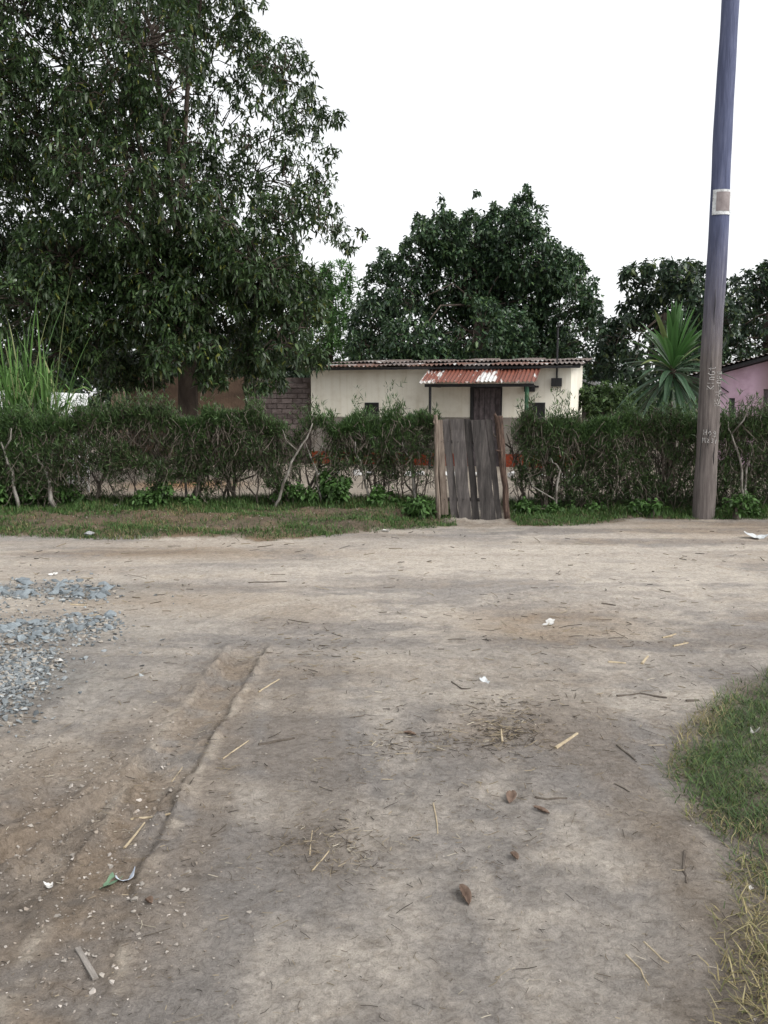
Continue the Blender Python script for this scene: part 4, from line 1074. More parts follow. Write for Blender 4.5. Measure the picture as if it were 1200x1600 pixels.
tree('mango_tree', 'largest tree, with a huge dark crown, behind the left hedge before the brown wall', (tb.x, 17, tz), mango + lower, trunk, [.25, .2, .18, .19, .19, .2, .17],
     dict(L=.125, W=.15, droop=.5, spread=.8, curve=.25), .135, M['leaf_dark'], MG, [.4, .28, .2, .04, .08], per=8, br=(.2, .4), branch_to=14, twigs=.18, seed=5, zmin=1.75, pts_kw=dict(cut=.6, noise_sc=2.2, shell=.25))
back = J([(590, 510, 45), (612, 450, 48), (660, 402, 42), (664, 360, 18), (688, 338, 11), (690, 318, 6), (692, 372, 38), (735, 378, 46), (733, 338, 10), (782, 362, 38), (802, 340, 20), (818, 316, 17), (825, 300, 6), (832, 352, 26), (822, 402, 56), (872, 424, 42), (902, 442, 30), (922, 470, 20), (880, 492, 56), (912, 532, 36), (800, 472, 64),
          (720, 442, 60), (700, 512, 62), (782, 532, 55), (640, 532, 48), (850, 542, 45), (604, 408, 12), (598, 393, 7), (580, 470, 22), (740, 520, 60), (890, 410, 20), (650, 470, 50), (760, 420, 50), (570, 545, 30), (935, 505, 14), (745, 530, 40), (745, 500, 40), (757, 470, 36), (742, 300, 5), (655, 340, 8), (648, 348, 5), (772, 325, 8), (845, 325, 8), (690, 305, 4), (822, 292, 4), (890, 395, 8), (925, 440, 10), (700, 335, 8), (602, 398, 6), (690, 570, 40), (800, 575, 40), (880, 575, 40), (620, 575, 40)], 29, 2.2, 6)
bb = at(745, 640, 29)
tree('spreading_tree', 'broad dark green tree rising behind the cream house roof', (bb.x, 29, .15), back, [(bb.x, 29, 0), (bb.x + .1, 29, 1.5), tuple(at(748, 530, 29)), tuple(at(752, 480, 29))], [.3, .25, .22, .17],
     dict(L=.165, W=.21, droop=.2, spread=.85, curve=.25), .18, M['leaf_mid'], [(.045, .09, .045), (.07, .13, .055), (.034, .062, .04), (.1, .17, .06)], [.38, .29, .2, .13], per=9, br=(.15, .28), branch_to=12, twigs=.15, seed=8, pts_kw=dict(cut=.46, noise_sc=.8, shell=.6))
lt = J([(530, 432, 24), (512, 470, 34), (540, 475, 26), (498, 520, 40), (535, 522, 30), (520, 560, 36), (490, 455, 30), (548, 445, 12), (515, 425, 14), (556, 540, 18), (470, 500, 30)], 35, 1.2, 7)
bb = at(515, 640, 35)
tree('light_green_tree', 'lighter green feathery tree between the largest tree and the broad dark tree', (bb.x, 35, .15), lt, [(bb.x, 35, 0), (bb.x, 35, 2), tuple(at(515, 520, 35)), tuple(at(518, 460, 35))], [.2, .17, .14, .1],
     dict(L=.3, W=.09, droop=-.3, spread=.6, curve=.15), .09, M['leaf_soft'], [(.07, .15, .045), (.1, .2, .06), (.05, .11, .04)], [.45, .3, .25], per=9, branch_to=6, twigs=.1, seed=9, pts_kw=dict(cut=.35))
rt = J([(992, 432, 24), (1012, 416, 10), (1022, 442, 34), (1060, 432, 30), (1092, 432, 22), (1002, 482, 34), (1052, 482, 46), (1096, 482, 34), (978, 522, 36), (1012, 542, 46), (952, 542, 26), (1062, 542, 46), (1102, 552, 36), (962, 500, 12), (1035, 412, 7), (1080, 412, 8), (985, 575, 40), (1050, 590, 40), (940, 575, 25), (960, 540, 34), (945, 510, 16), (1000, 520, 44), (1120, 500, 34), (1125, 450, 20), (1130, 540, 40), (930, 560, 30), (1080, 570, 44)], 26, 1.8, 10)
bb = at(1040, 640, 26)
tree('bushy_tree', 'dark bushy tree behind the strap-leaved plant left of the pole', (bb.x, 26, .15), rt, [(bb.x, 26, 0), (bb.x - .05, 26, 1.6), tuple(at(1040, 540, 26)), tuple(at(1038, 490, 26))], [.22, .18, .15, .1],
     dict(L=.19, W=.2, droop=.2, spread=.85, curve=.25), .11, M['leaf_mid'], [(.04, .07, .042), (.055, .1, .045), (.03, .052, .036), (.1, .14, .045)], [.4, .27, .23, .1], per=9, branch_to=10, twigs=.2, seed=12, pts_kw=dict(cut=.5, noise_sc=.9))
rt2 = J([(1152, 462, 24), (1182, 442, 26), (1202, 482, 46), (1152, 512, 36), (1192, 540, 46), (1235, 450, 55), (1142, 550, 30), (1260, 520, 60), (1200, 420, 14), (1145, 438, 8), (1300, 470, 60)], 28, 1.8, 11)
bb = at(1205, 640, 28)
tree('bushy_tree', 'dark bushy tree behind the pink house right of the pole', (bb.x, 28, .15), rt2, [(bb.x, 28, 0), (bb.x, 28, 1.6), tuple(at(1200, 540, 28)), tuple(at(1200, 490, 28))], [.22, .18, .15, .1],
     dict(L=.19, W=.2, droop=.2, spread=.85, curve=.25), .11, M['leaf_mid'], [(.04, .07, .042), (.055, .1, .045), (.03, .052, .036), (.1, .14, .045)], [.4, .27, .23, .1], per=9, branch_to=8, twigs=.2, seed=13, pts_kw=dict(cut=.5, noise_sc=.9))
# shrub behind the right end of the house
def shrub(name, label, base, blobs, leafkw, dens, mat, cols, probs, per, seed, stems=4, cat='shrub', pts_kw={}):
    r = np.random.RandomState(seed); t = empty(name, base, 0, label, cat); b0 = np.array(base)
    p, c = blob_points(blobs, dens, r, **pts_kw); k = p[:, 2] > b0[2] + .02; p, c = p[k], c[k]
    P, D, L, Wd = rosette(p, c, per, leafkw['L'], leafkw['W'], leafkw['droop'], leafkw['spread'], r)
    V, Fc, k = leaves_arrays(P, D, L, Wd, leafkw.get('curve', .2), .15, leafkw.get('six', True), seed)
    tag(mesh_np('foliage', V - b0, Fc, mat, t, np.repeat(palette(len(P), cols, probs, seed, .3), k, 0)), kind='stuff')
    for i in range(stems):
        c = np.array(at(*blobs[i % len(blobs)][:2], blobs[i % len(blobs)][3])) - b0
        MB().tube([(c[0] * .2, c[1] * .2, -.05), c * .5 + r.normal(size=3) * .03, c], [.03, .022, .008], 6).build('stem', M['stem'], t)
    return t
bb = at(945, 650, 22.5)
shrub('round_shrub', 'green leafy shrub filling the gap right of the cream house', (bb.x, 22.5, .15), J([(925, 622, 20), (950, 618, 24), (978, 622, 24), (940, 640, 24), (965, 645, 24), (1000, 635, 24), (915, 612, 10)], 22.5, .3, 2),
      dict(L=.13, W=.22, droop=.0, spread=.8), .16, M['leaf_soft'], [(.06, .11, .035), (.09, .15, .05), (.04, .07, .03)], [.4, .3, .3], 8, 14)
# far-off wood: one mass of foliage on the skyline
r = np.random.RandomState(31)
tl = [(px, r.uniform(560, 640), r.uniform(28, 48), 42 + r.uniform(-2, 3)) for px in np.linspace(-260, 1480, 90)] + [(px, r.uniform(520, 600), r.uniform(30, 50), 41 + r.uniform(-2, 3)) for px in np.linspace(-260, 480, 44)]
p, c = blob_points(tl, .03, r, cut=.2); k = p[:, 2] > .1; p, c = p[k], c[k]
P, D, L, Wd = rosette(p, c, 7, .42, .24, .2, .8, r)
V, Fc, k = leaves_arrays(P, D, L, Wd, .2, .15, False, 3)
tag(mesh_np('treeline', V, Fc, M['leaf_mid'], None, np.repeat(palette(len(P), [(.035, .065, .035), (.05, .09, .04), (.025, .045, .03)], [.4, .3, .3], 3), k, 0)), 'far-off dark wood behind the houses', kind='stuff')

# ------------------------------------------------------------------ hedges
def hedge_foliage(name, x0, x1, Yc, dep, zb, ztop, r, parent, b0, dens, holes=(), top_green=.5):
    """pencil-thin sprays: short ragged tips over a box-clipped hedge; zb, ztop are functions of x"""
    n = int(dens * (x1 - x0)); 
    x = r.uniform(x0, x1, n); u = r.rand(n)
    yy = np.where(r.rand(n) < .6, -1 + .35 * r.rand(n) ** 2, r.uniform(-1, 1, n)) * dep / 2
    zt_, z0_ = ztop(x), zb(x)
    q = r.rand(n); s = np.where(u < .3, .85 + .15 * q, q ** .8)
    z = z0_ + (zt_ - z0_) * s + .05 * fbm(x * 3, yy * 3 + s * 4, 3, 7)
    z = z + np.where(s > .8, r.exponential(.085, n) * (vn2(x * 5, yy * 0, 66) > .45), 0)
    prof = 1 - .35 * np.abs(s - .6) ** 2 * 2
    y = Yc + yy * prof + .12 * fbm(x * 2.2, s * 3.2, 3, 19)
    p = np.stack([x, y, z], 1)
    keep = vn3(p, 2.6, 33) > .33 + .3 * (s < .3) - .25 * (s > .82)
    for (hx, hz, hr) in holes: keep &= ((x - hx) ** 2 + (z - hz) ** 2) > hr ** 2 * r.uniform(.5, 1.2, n)
    p, s, yy = p[keep], s[keep], yy[keep]; n = len(p); per = 8
    up = np.stack([r.normal(0, .45, n), np.where(yy < -.1, -.5, .0) + r.normal(0, .4, n), .45 + .8 * s + r.normal(0, .3, n)], 1); up = nrm(up)
    P = np.repeat(p, per, 0); D = nrm(np.repeat(up, per, 0) + r.normal(size=(n * per, 3)) * .5)
    P = P + r.normal(size=P.shape) * .022
    L = r.uniform(.05, .13, n * per); Wd = r.uniform(.0045, .0085, n * per)
    V, Fc, k = leaves_arrays(P, D, L, Wd, .1, .1, False, 5)
    ss = np.repeat(s, per)[:, None]; rr = r.rand(n * per, 1)
    body = palette(n * per, [(.055, .098, .034), (.085, .142, .048), (.038, .064, .028), (.095, .08, .06), (.15, .125, .1)], [.38, .32, .13, .1, .07], 6, .3)
    fresh = palette(n * per, [(.07, .135, .042), (.095, .165, .05), (.05, .095, .035)], [.45, .25, .3], 7, .25)
    patch = vn2(np.repeat(p[:, 0], per) * 1.6, np.repeat(p[:, 1], per) * 2, 55)[:, None]
    f = ((ss + .18 * (rr - .5) + .8 * (patch - .5)) > 1.12 - .22 * top_green * 2)
    col = np.where(f, fresh, body)
    return tag(mesh_np('foliage', V - b0, Fc, M['hedge_leaf'], parent, np.repeat(col, k, 0)), kind='stuff'), p
def twig_mesh(p, r, parent, b0, share, mat, ln=.22):
    sel = p[r.rand(len(p)) < share]; tv, tf = [], []; nv = 0
    for q in sel:
        d = nrm(np.array((r.normal(0, .6), r.normal(0, .4) - .1, 1.0))); l_ = ln * r.uniform(.5, 1.5); a = nrm(np.cross(d, r.normal(size=3))); b = np.cross(d, a); bend = r.normal(size=3) * .06
        for j, w_ in enumerate((.0055, .0045, .0035, .002)):
            pp = q - d * l_ * (1 - j / 3) + bend * math.sin(j / 3 * math.pi)
            for ang in (0, 2.1, 4.2): tv.append(pp + w_ * (math.cos(ang) * a + math.sin(ang) * b))
        for s_ in (0, 3, 6):
            for j in range(3): tf.append((nv + s_ + j, nv + s_ + (j + 1) % 3, nv + s_ + 3 + (j + 1) % 3, nv + s_ + 3 + j))
        nv += 12
    tag(mesh_np('twig', np.array(tv) - b0, tf, mat, parent), kind='stuff')
def stem(parent, b0, pts, rad, mat, forks=2, r=rnd):
    """one woody stem through points, with side forks"""
    P = np.array(pts, float); m = MB()
    Q = []
    for a, b in zip(P[:-1], P[1:]): Q += [a + (b - a) * t_ for t_ in (0, .33, .66)]
    Q.append(P[-1]); Q = np.array(Q); Q[1:] += np.array([[r.gauss(0, .014) for _ in range(3)] for _ in range(len(Q) - 1)])
    m.tube(Q - b0, np.linspace(rad, rad * .35, len(Q)), 7, jit=.2)
    for k in range(forks):
        i = r.randrange(1, len(Q) - 1); d = np.array((r.gauss(0, .16), r.gauss(0, .08) - .03, r.uniform(.18, .4)))
        m.tube(np.array([Q[i], Q[i] + d * .5 + np.array((d[0] * .3, 0, 0)), Q[i] + d]) - b0, [rad * .55, rad * .4, rad * .18], 6, jit=.2)
    return m.build('stem', mat, parent, smooth=True)
def hedge(name, label, pxs, Yc, dep, top_px, bot_px, dens, seed, nst, holes=(), group=None, pale=(), cat='hedge', tw=.3, tg=.5):
    r = np.random.RandomState(seed); rr = random.Random(seed)
    x0, x1 = at(pxs[0], 700, Yc).x, at(pxs[1], 700, Yc).x
    base = (float((x0 + x1) / 2), Yc, gz((x0 + x1) / 2, Yc)); t = empty(name, base, 0, label, cat, group); b0 = np.array(base)
    tx, tz_ = zip(*[(at(a, b, Yc - dep * .3).x, at(a, b, Yc - dep * .3).z) for a, b in top_px]); bx_, bz_ = zip(*[(at(a, b, Yc - dep * .4).x, at(a, b, Yc - dep * .4).z) for a, b in bot_px])
    ztop = lambda x: np.interp(x, tx, tz_) + .12 * fbm(x * 4, x * 0, 3, seed) - .03; zb = lambda x: np.interp(x, bx_, bz_) - .36 + .4 * fbm(x * 2.6, x * 0 + 9, 4, seed)
    hh = [(at(a, b, Yc).x, at(a, b, Yc).z, c * Yc / F) for a, b, c in holes]
    _, p = hedge_foliage('foliage', x0, x1, Yc, dep, zb, ztop, r, t, b0, dens, hh, tg)
    twig_mesh(p, r, t, b0, tw, M['stem'])
    for i in range(nst):
        x = rr.uniform(x0 + .05, x1 - .05) if i % 3 else x0 + (x1 - x0) * (i + .5) / nst; y = Yc + rr.uniform(-.4, .4) * dep; lean = rr.gauss(0, .24)
        zt_ = float(ztop(np.array([x]))[0]); z0_ = gz(x, y)
        stem(t, b0, [(x, y, z0_ - .05), (x + lean * .4, y, z0_ + (zt_ - z0_) * .35), (x + lean, y + rr.gauss(0, .05), z0_ + (zt_ - z0_) * .85)], rr.choice((.008, .01, .013, .016, .022, .03)), M['stem_pale' if rr.random() < .1 else 'stem'], rr.choice((2, 3, 4, 5)), rr)
    for pts, rad in pale:
        P = []
        for j, (a, b) in enumerate(pts):
            q = np.array(at(a, b, Yc - dep * .52)); P.append(q)
        P[0][2] = min(P[0][2], gz(P[0][0], P[0][1]) - .03)
        tag(stem(t, b0, P, rad, M['stem_pale'], 1, rr), 'pale grey-barked stem')
    return t
HY = 12.6
hedge('hedge', 'long clipped hedge below the tall grass clump, ending at the leaning pale stem', (-330, 447), HY, .95, [(-330, 658), (0, 658), (60, 655), (200, 656), (270, 655), (330, 652), (440, 652), (450, 658)], [(-330, 785), (110, 780), (140, 745), (200, 742), (250, 775), (300, 748), (350, 742), (450, 752)], 2500, 21, 48,
      holes=[(165, 752, 22), (290, 765, 20), (385, 765, 18)], pale=[([(30, 785), (18, 735), (0, 690)], .03), ([(88, 782), (72, 735), (58, 712)], .035), ([(425, 778), (450, 735), (472, 695), (488, 662)], .022)])
for (a, b, tpx, lab, sd, dn, ns) in [(455, 528, [(455, 690), (480, 655), (498, 655), (528, 668)], 'thin straggly hedge shrub at the left corner of the cream house', 22, 700, 4),
                                     (520, 612, [(520, 662), (555, 664), (572, 672), (594, 670), (612, 662)], 'middle hedge shrub with bright green tips before the small left window', 23, 1700, 6),
                                     (600, 684, [(600, 655), (640, 655), (665, 648), (684, 656)], 'hedge shrub touching the left gate post', 24, 1700, 6)]:
    hedge('hedge_shrub', lab, (a, b), HY, .75, tpx, [(a, 745), ((a + b) / 2, 735), (b, 748)], dn, sd, ns, pale=[([((a + b) / 2 + 12, 790), ((a + b) / 2 + 2, 735), ((a + b) / 2 - 14, 690)], .018)], cat='shrub', tw=.4, tg=.6, holes=[((a + b) / 2 - 10, 760, 16), (490, 690, 18)])
hedge('hedge', 'dense clipped hedge between the plank gate and the wooden pole', (803, 1100), HY + .15, .95, [(803, 662), (820, 656), (900, 658), (1000, 656), (1100, 660)], [(803, 762), (850, 758), (900, 785), (1000, 790), (1100, 790)], 2700, 25, 44, holes=[(820, 765, 14), (930, 765, 8)],
      pale=[([(868, 765), (872, 735), (862, 715)], .02)])
hedge('hedge', 'clipped hedge right of the wooden pole before the pink house', (1104, 1420), HY + .15, .95, [(1104, 664), (1200, 661), (1420, 660)], [(1104, 785), (1420, 775)], 2600, 26, 34, pale=[([(1162, 785), (1158, 735), (1146, 690), (1138, 660)], .022), ([(1160, 765), (1168, 730), (1176, 705)], .02)])

# leafy weeds at the hedge foot
weeds = [(235, 775, 26, 22, 'bright green leafy weed below the left hedge beside the orange soil'), (300, 785, 22, 8, 'low leafy weed at the foot of a forked hedge stem'), (15, 770, 26, 26, 'leafy weed clump at the far left end of the hedge'),
         (520, 765, 34, 24, 'large leafy weed in the gap between the left hedge and the hedge shrubs'), (600, 780, 26, 14, 'leafy weed under the hedge shrub with bright green tips'), (655, 792, 26, 16, 'leafy weed at the left gate post'),
         (845, 795, 30, 12, 'leafy weed at the right gate post'), (920, 795, 34, 10, 'leafy weed at the foot of the hedge between gate and pole'), (1010, 795, 30, 10, 'leafy weed at the hedge foot just left of the pole'), (1150, 790, 26, 14, 'leafy weed at the foot of the white-barked stem right of the pole'),
         (465, 770, 24, 16, 'leafy weed beside the leaning pale stem'), (100, 775, 26, 14, 'leafy weed below the grass clump at the hedge foot')]
for i, (px, py, rx, ry, lab) in enumerate(weeds):
    g = ground(px, py + ry * .6); Yw = min(g.y, 12.25)
    shrub('leafy_weed', lab, (g.x, Yw, gz(g.x, Yw)), [(px + R.normal(0, rx * .55), py + ry * R.uniform(-.75, .6), max(ry, 9) * R.uniform(.3, .7), Yw + R.uniform(-.15, .2)) for q in range(8)], dict(L=.075, W=.27, droop=.0, spread=.8, curve=.3), .3, M['leaf_soft'],
          [(.06, .13, .03), (.085, .175, .045), (.045, .09, .025)], [.45, .3, .25], 6, 100 + i, 3, 'weed', dict(cut=.25))

# ------------------------------------------------------------------ tall grass clump
gc = at(42, 640, 13.6); gcb = (gc.x, 13.6, .13)
clump = empty('tall_grass_clump', gcb, 0, 'big clump of tall arching cane grass behind the left end of the hedge', 'grass clump')
blade_mat = M['grass']
for i in range(280):
    r = np.random.RandomState(500 + i); az = r.uniform(0, 2 * math.pi); reach = abs(r.normal(0, .66)) + .1; H = r.uniform(2.0, 4.0) * (1 if i > 8 else 1.25)
    n = 9; tt = np.linspace(0, 1, n); bx, by = r.normal(0, .26), r.normal(0, .2)
    dr = r.uniform(.2, 1.05)
    arch = r.rand() < .5
    if arch: reach = min(reach + .3, 1.0)
    x = bx + math.cos(az) * reach * tt ** 1.6; y = by + math.sin(az) * reach * .8 * tt ** 1.6
    z = H * (tt - dr * .55 * tt ** 3) if not arch else H * .82 * (1.35 * tt - .85 * tt ** 2.6)
    P = np.stack([x, y, z], 1); wd = r.uniform(.010, .019) * np.array([.5, .8, 1, 1, 1, .9, .7, .4, .05])
    T = nrm(np.gradient(P, axis=0)); sd_ = nrm(np.cross(T, np.array((math.sin(az + r.normal(0, .4)) * 1.0, -math.cos(az), .3)))); 
    sd_ = nrm(np.cross(T, np.array((math.cos(az), math.sin(az), .2 + r.normal(0, .5)))))
    V = np.concatenate([P - sd_ * wd[:, None], P + sd_ * wd[:, None], P + nrm(np.cross(T, sd_)) * wd[:, None] * .35])
    Fc = [(j, 2 * n + j, 2 * n + j + 1, j + 1) for j in range(n - 1)] + [(2 * n + j, n + j, n + j + 1, 2 * n + j + 1) for j in range(n - 1)]
    base = np.array([(.09, .19, .045), (.12, .24, .06), (.07, .15, .04), (.22, .25, .11)][r.choice(4, p=[.4, .25, .25, .1])])
    cc = base * .85 * (1 + r.uniform(-.2, .2)); low = np.array((.15, .14, .07))
    k = np.clip(1 - tt * 5, 0, 1)[:, None]; c = cc * (1 - k) + low * k; tip = np.clip((tt - .9) * 6, 0, 1)[:, None] * .5; c = c * (1 - tip) + np.array((.3, .28, .15)) * tip
    mesh_np('blade', V, Fc, blade_mat, clump, np.concatenate([c, c, c]), smooth=False)

# ------------------------------------------------------------------ strap-leaved plant
hub = np.array(at(1051, 580, 14.8)); hb = np.array((hub[0], 14.8, .13))
dra = empty('dragon_plant', tuple(hb), 0, 'strap-leaved rosette plant rising above the hedge just left of the pole', 'plant')
MB().tube([(0, 0, -.05), (.02, 0, .5), (-.01, .01, hub[2] - hb[2] - .1), (0, 0, hub[2] - hb[2] + .1)], [.1, .085, .075, .05], 10, jit=.15).build('trunk', M['bark'], dra, smooth=True)
for i in range(110):
    r = np.random.RandomState(900 + i); fr = i / 110
    el = math.radians(86 - 152 * fr ** 1.25 + r.normal(0, 6)); az = i * 2.39996 + r.normal(0, .15)
    Lf = r.uniform(1.0, 1.22) * (.98 if fr < .5 else .9); n = 8; tt = np.linspace(0, 1, n)
    d = np.array((math.cos(az) * math.cos(el), math.sin(az) * math.cos(el), math.sin(el)))
    P = d[None] * (tt * Lf)[:, None] - np.array((0, 0, 1.0)) * ((.1 + .28 * math.cos(el) ** 2) * Lf * tt ** 2.2)[:, None]
    P += np.array((0, 0, hub[2] - hb[2] + .12 * (1 - 2 * fr)))
    T = nrm(np.gradient(P, axis=0)); hor = np.array((-math.sin(az), math.cos(az), 0)); sd_ = nrm(hor[None] + r.normal(0, .12, 3)); nr = nrm(np.cross(T, sd_))
    wd = r.uniform(.042, .06) * np.array([.45, .55, .75, .95, 1, .85, .5, .02])
    V = np.concatenate([P - sd_ * wd[:, None] + nr * wd[:, None] * .3, P + sd_ * wd[:, None] + nr * wd[:, None] * .3, P])
    Fc = [(j, 2 * n + j, 2 * n + j + 1, j + 1) for j in range(n - 1)] + [(2 * n + j, n + j, n + j + 1, 2 * n + j + 1) for j in range(n - 1)]
    c = (np.array((.042, .1, .028)) if fr < .45 else np.array((.032, .066, .034))) * r.uniform(.75, 1.3)
    if r.rand() < .03: c = np.array((.11, .14, .05))
    edge = c * 1.5
    mesh_np('leaf', V, Fc, M['leaf_dark'], dra, np.concatenate([np.tile(edge, (n, 1)), np.tile(edge, (n, 1)), np.tile(c, (n, 1))]), smooth=False)

# ------------------------------------------------------------------ grass
def blades(name, X, Y, L, Wd, lean, cols, probs, seed, label, Z=None, dirs=None):
    r = np.random.RandomState(seed); n = len(X); Z = height(X, Y) - .004 if Z is None else Z
    az = r.uniform(0, 2 * math.pi, n) if dirs is None else dirs
    hx, hy = np.cos(az), np.sin(az); s = np.stack([-hy, hx, 0 * hx], 1)
    tts = (0, .4, .75, 1.0); pts = []
    P0 = np.stack([X, Y, Z], 1)
    for t_, wf in zip(tts, (1, .9, .6, 0)):
        out = (lean * t_ ** 1.3 * L)[:, None] * np.stack([hx, hy, 0 * hx], 1); up = (L * np.sqrt(np.clip(1 - lean ** 2, .02, 1)) * (t_ - .25 * t_ ** 2 * lean))[:, None] * np.array((0, 0, 1.0))
        c = P0 + out + up + r.normal(size=(n, 3)) * .004 * t_
        if wf: pts += [c - s * (Wd * wf)[:, None], c + s * (Wd * wf)[:, None]]
        else: pts.append(c)
    V = np.stack(pts, 1); T = np.array([(0, 1, 3), (0, 3, 2), (2, 3, 5), (2, 5, 4), (4, 5, 6)])
    Fc = (T[None] + (np.arange(n) * 7)[:, None, None]).reshape(-1, 3)
    o = mesh_np(name, V.reshape(-1, 3), Fc, M['grass'], None, np.repeat(cols if probs is None else palette(n, cols, probs, seed, .3), 7, 0))
    return tag(o, label, kind='stuff')
# near right patch
r = np.random.RandomState(70)
X = r.uniform(.55, 3.4, 150000); Y = r.uniform(1.7, 5.2, 150000)
gm = grass_mask(X, Y); cl = .5 + .5 * fbm(X * 6, Y * 6, 3, 71); thin = np.where(Y < 2.75, .9, 1.0)
keep = r.rand(len(X)) < np.clip(gm * 1.15 - .3, 0, 1) * np.maximum(.15 + .85 * sst(.25, .6, cl), .55 * (Y < 3.0)) * thin * .95; X, Y = X[keep], Y[keep]
gm = gm[keep]; n = len(X)
dd, _, _, _ = pdist(X, Y, GP)
dry = (fbm(X * 3.2, Y * 3.2, 3, 72) * .9 + .6 * (1 - sst(.02, .28, dd)) + .5 * (Y < 2.9) + r.normal(0, .25, n)) > .5
green = palette(n, [(.06, .11, .03), (.09, .15, .04), (.042, .075, .025), (.16, .18, .06)], [.4, .27, .23, .1], 73, .3)
straw = palette(n, [(.3, .25, .12), (.4, .35, .19), (.2, .17, .08), (.15, .16, .055)], [.33, .2, .25, .22], 74, .3)
blades('grass', X, Y, r.uniform(.03, .095, n) * np.where(dry, 1.0, 1), r.uniform(.001, .0024, n), np.clip(r.normal(.84, .14, n), .35, .99), np.where(dry[:, None], straw, green), None, 75, 'low matted patch of green and dry yellow grass at the lower right road edge')
# verge grass under the hedges
r = np.random.RandomState(80)
X = r.uniform(-6.6, 7.2, 230000); e = edgeY(X); Y = e + r.uniform(-.12, 2.6, len(X))
k = (Y < 12.9) & ~((X > .95) & (X < 1.72)); X, Y, e = X[k], Y[k], e[k]
m1 = sst(-.1, .25, Y - e + .3 * fbm(X * 1.6, Y * 1.2, 3, 81)); pn_ = fbm(X * 1.3, Y * 2.2, 4, 82)
left = X < 1
cov = np.where(left, .1 + .9 * sst(-.3, .35, pn_ + .45 * (1 - sst(.1, .5, Y - e)) + .35 * sst(11.7, 12.1, Y)), .9)
cov = cov * (1 - .85 * np.clip(np.exp(-(((X + 1.0) / .9) ** 2 + ((Y - 11.55) / .45) ** 2)), 0, 1)) * (1 - .7 * np.exp(-(((X + 3.2) / .9) ** 2 + ((Y - 11.6) / .4) ** 2)))
keep = r.rand(len(X)) < m1 * cov * .85; X, Y = X[keep], Y[keep]; n = len(X)
dryv = (fbm(X * 1.1, Y * 1.7, 3, 86) + r.normal(0, .25, n) > .5) & (X < 1)
cg0 = palette(n, [(.3, .25, .13), (.2, .18, .08), (.12, .14, .05)], [.4, .35, .25], 87, .3)
cg = palette(n, [(.055, .115, .028), (.08, .16, .038), (.1, .18, .05), (.2, .18, .09), (.04, .075, .024)], [.36, .27, .14, .08, .15], 83, .3)
blades('verge_grass', X, Y, r.uniform(.03, .085, n) * (1 + .8 * sst(11.6, 12.3, Y)), r.uniform(.002, .005, n), np.clip(r.normal(.62, .22, n), .1, .97), np.where(dryv[:, None], cg0, cg), None, 84, 'short patchy green grass on the bank along the foot of the hedges')

# ------------------------------------------------------------------ litter on the road
# nobody could count the finest bits: one object
r = np.random.RandomState(90)
def bits(n, spec):
    xs, ys = cluster_px(spec) if spec else (r.uniform(-150, 1350, n), 830 + 800 * r.rand(n) ** 1.2)
    return gpts(xs, ys, .003)
P = np.concatenate([bits(1300, None), bits(0, [(790, 1152, 34, 16, 330), (800, 1120, 50, 20, 120), (520, 1330, 50, 32, 300), (650, 1170, 60, 14, 160), (480, 1020, 60, 25, 110), (600, 1180, 60, 40, 90), (760, 1330, 60, 50, 80), (400, 1270, 120, 90, 90), (1000, 1150, 120, 60, 90), (260, 1260, 60, 60, 70), (160, 925, 60, 20, 60), (880, 990, 100, 40, 90), (900, 1220, 80, 60, 60)])])
n = len(P); az = r.uniform(0, 6.28, n); fs = np.clip(P[:, 1] / 3.2, .8, 3); L = np.clip(np.exp(r.normal(math.log(.022), .6, n)), .005, .1) * fs; wd = r.uniform(.0007, .0017, n) * fs
tilt = r.normal(0, .18, n); bend = r.normal(0, .25, n)
pts = []
for t_ in (-.5, 0, .5):
    c = P + np.stack([np.cos(az + bend * t_) * L * t_, np.sin(az + bend * t_) * L * t_, np.abs(tilt) * L * (t_ + .5) * .5 + .001], 1)
    for a_ in (0, 2.09, 4.19): pts.append(c + np.stack([-np.sin(az) * wd * math.cos(a_), np.cos(az) * wd * math.cos(a_), wd * math.sin(a_) + 0 * wd], 1))
V = np.stack(pts, 1)
T = np.array([(s + j, s + (j + 1) % 3, s + 3 + (j + 1) % 3, s + 3 + j) for s in (0, 3) for j in range(3)])
Fc = (T[None] + (np.arange(n) * 9)[:, None, None]).reshape(-1, 4)
c = palette(n, [(.3, .25, .17), (.2, .16, .11), (.1, .08, .06), (.05, .042, .036), (.42, .38, .3)], [.22, .25, .27, .18, .08], 91, .25)
tag(mesh_np('straw_litter', V.reshape(-1, 3), Fc, M['litter'], None, np.repeat(c, 9, 0)), 'tiny scattered straw and twig bits trodden over the dirt road', kind='stuff')
def stick(name, pxs, rad, mat, label, cat, group=None, fl=1.0):
    G = [ground(*p) for p in pxs]; b0 = np.array(G[0])
    Q = []
    for a, b in zip(G[:-1], G[1:]): Q += [np.array(a) + (np.array(b) - np.array(a)) * t_ for t_ in (0, .5)]
    Q.append(np.array(G[-1])); Q = np.array(Q) - b0; Q[:, 2] += rad * .25 * fl; Q[1:-1] += R.normal(0, rad * .5, (len(Q) - 2, 3)) * np.array((1, 1, .3))
    o = MB().tube(Q, np.linspace(rad, rad * .7, len(Q)), 6, jit=.15).build(name, mat, None); o.location = b0
    return tag(o, label, cat, group)
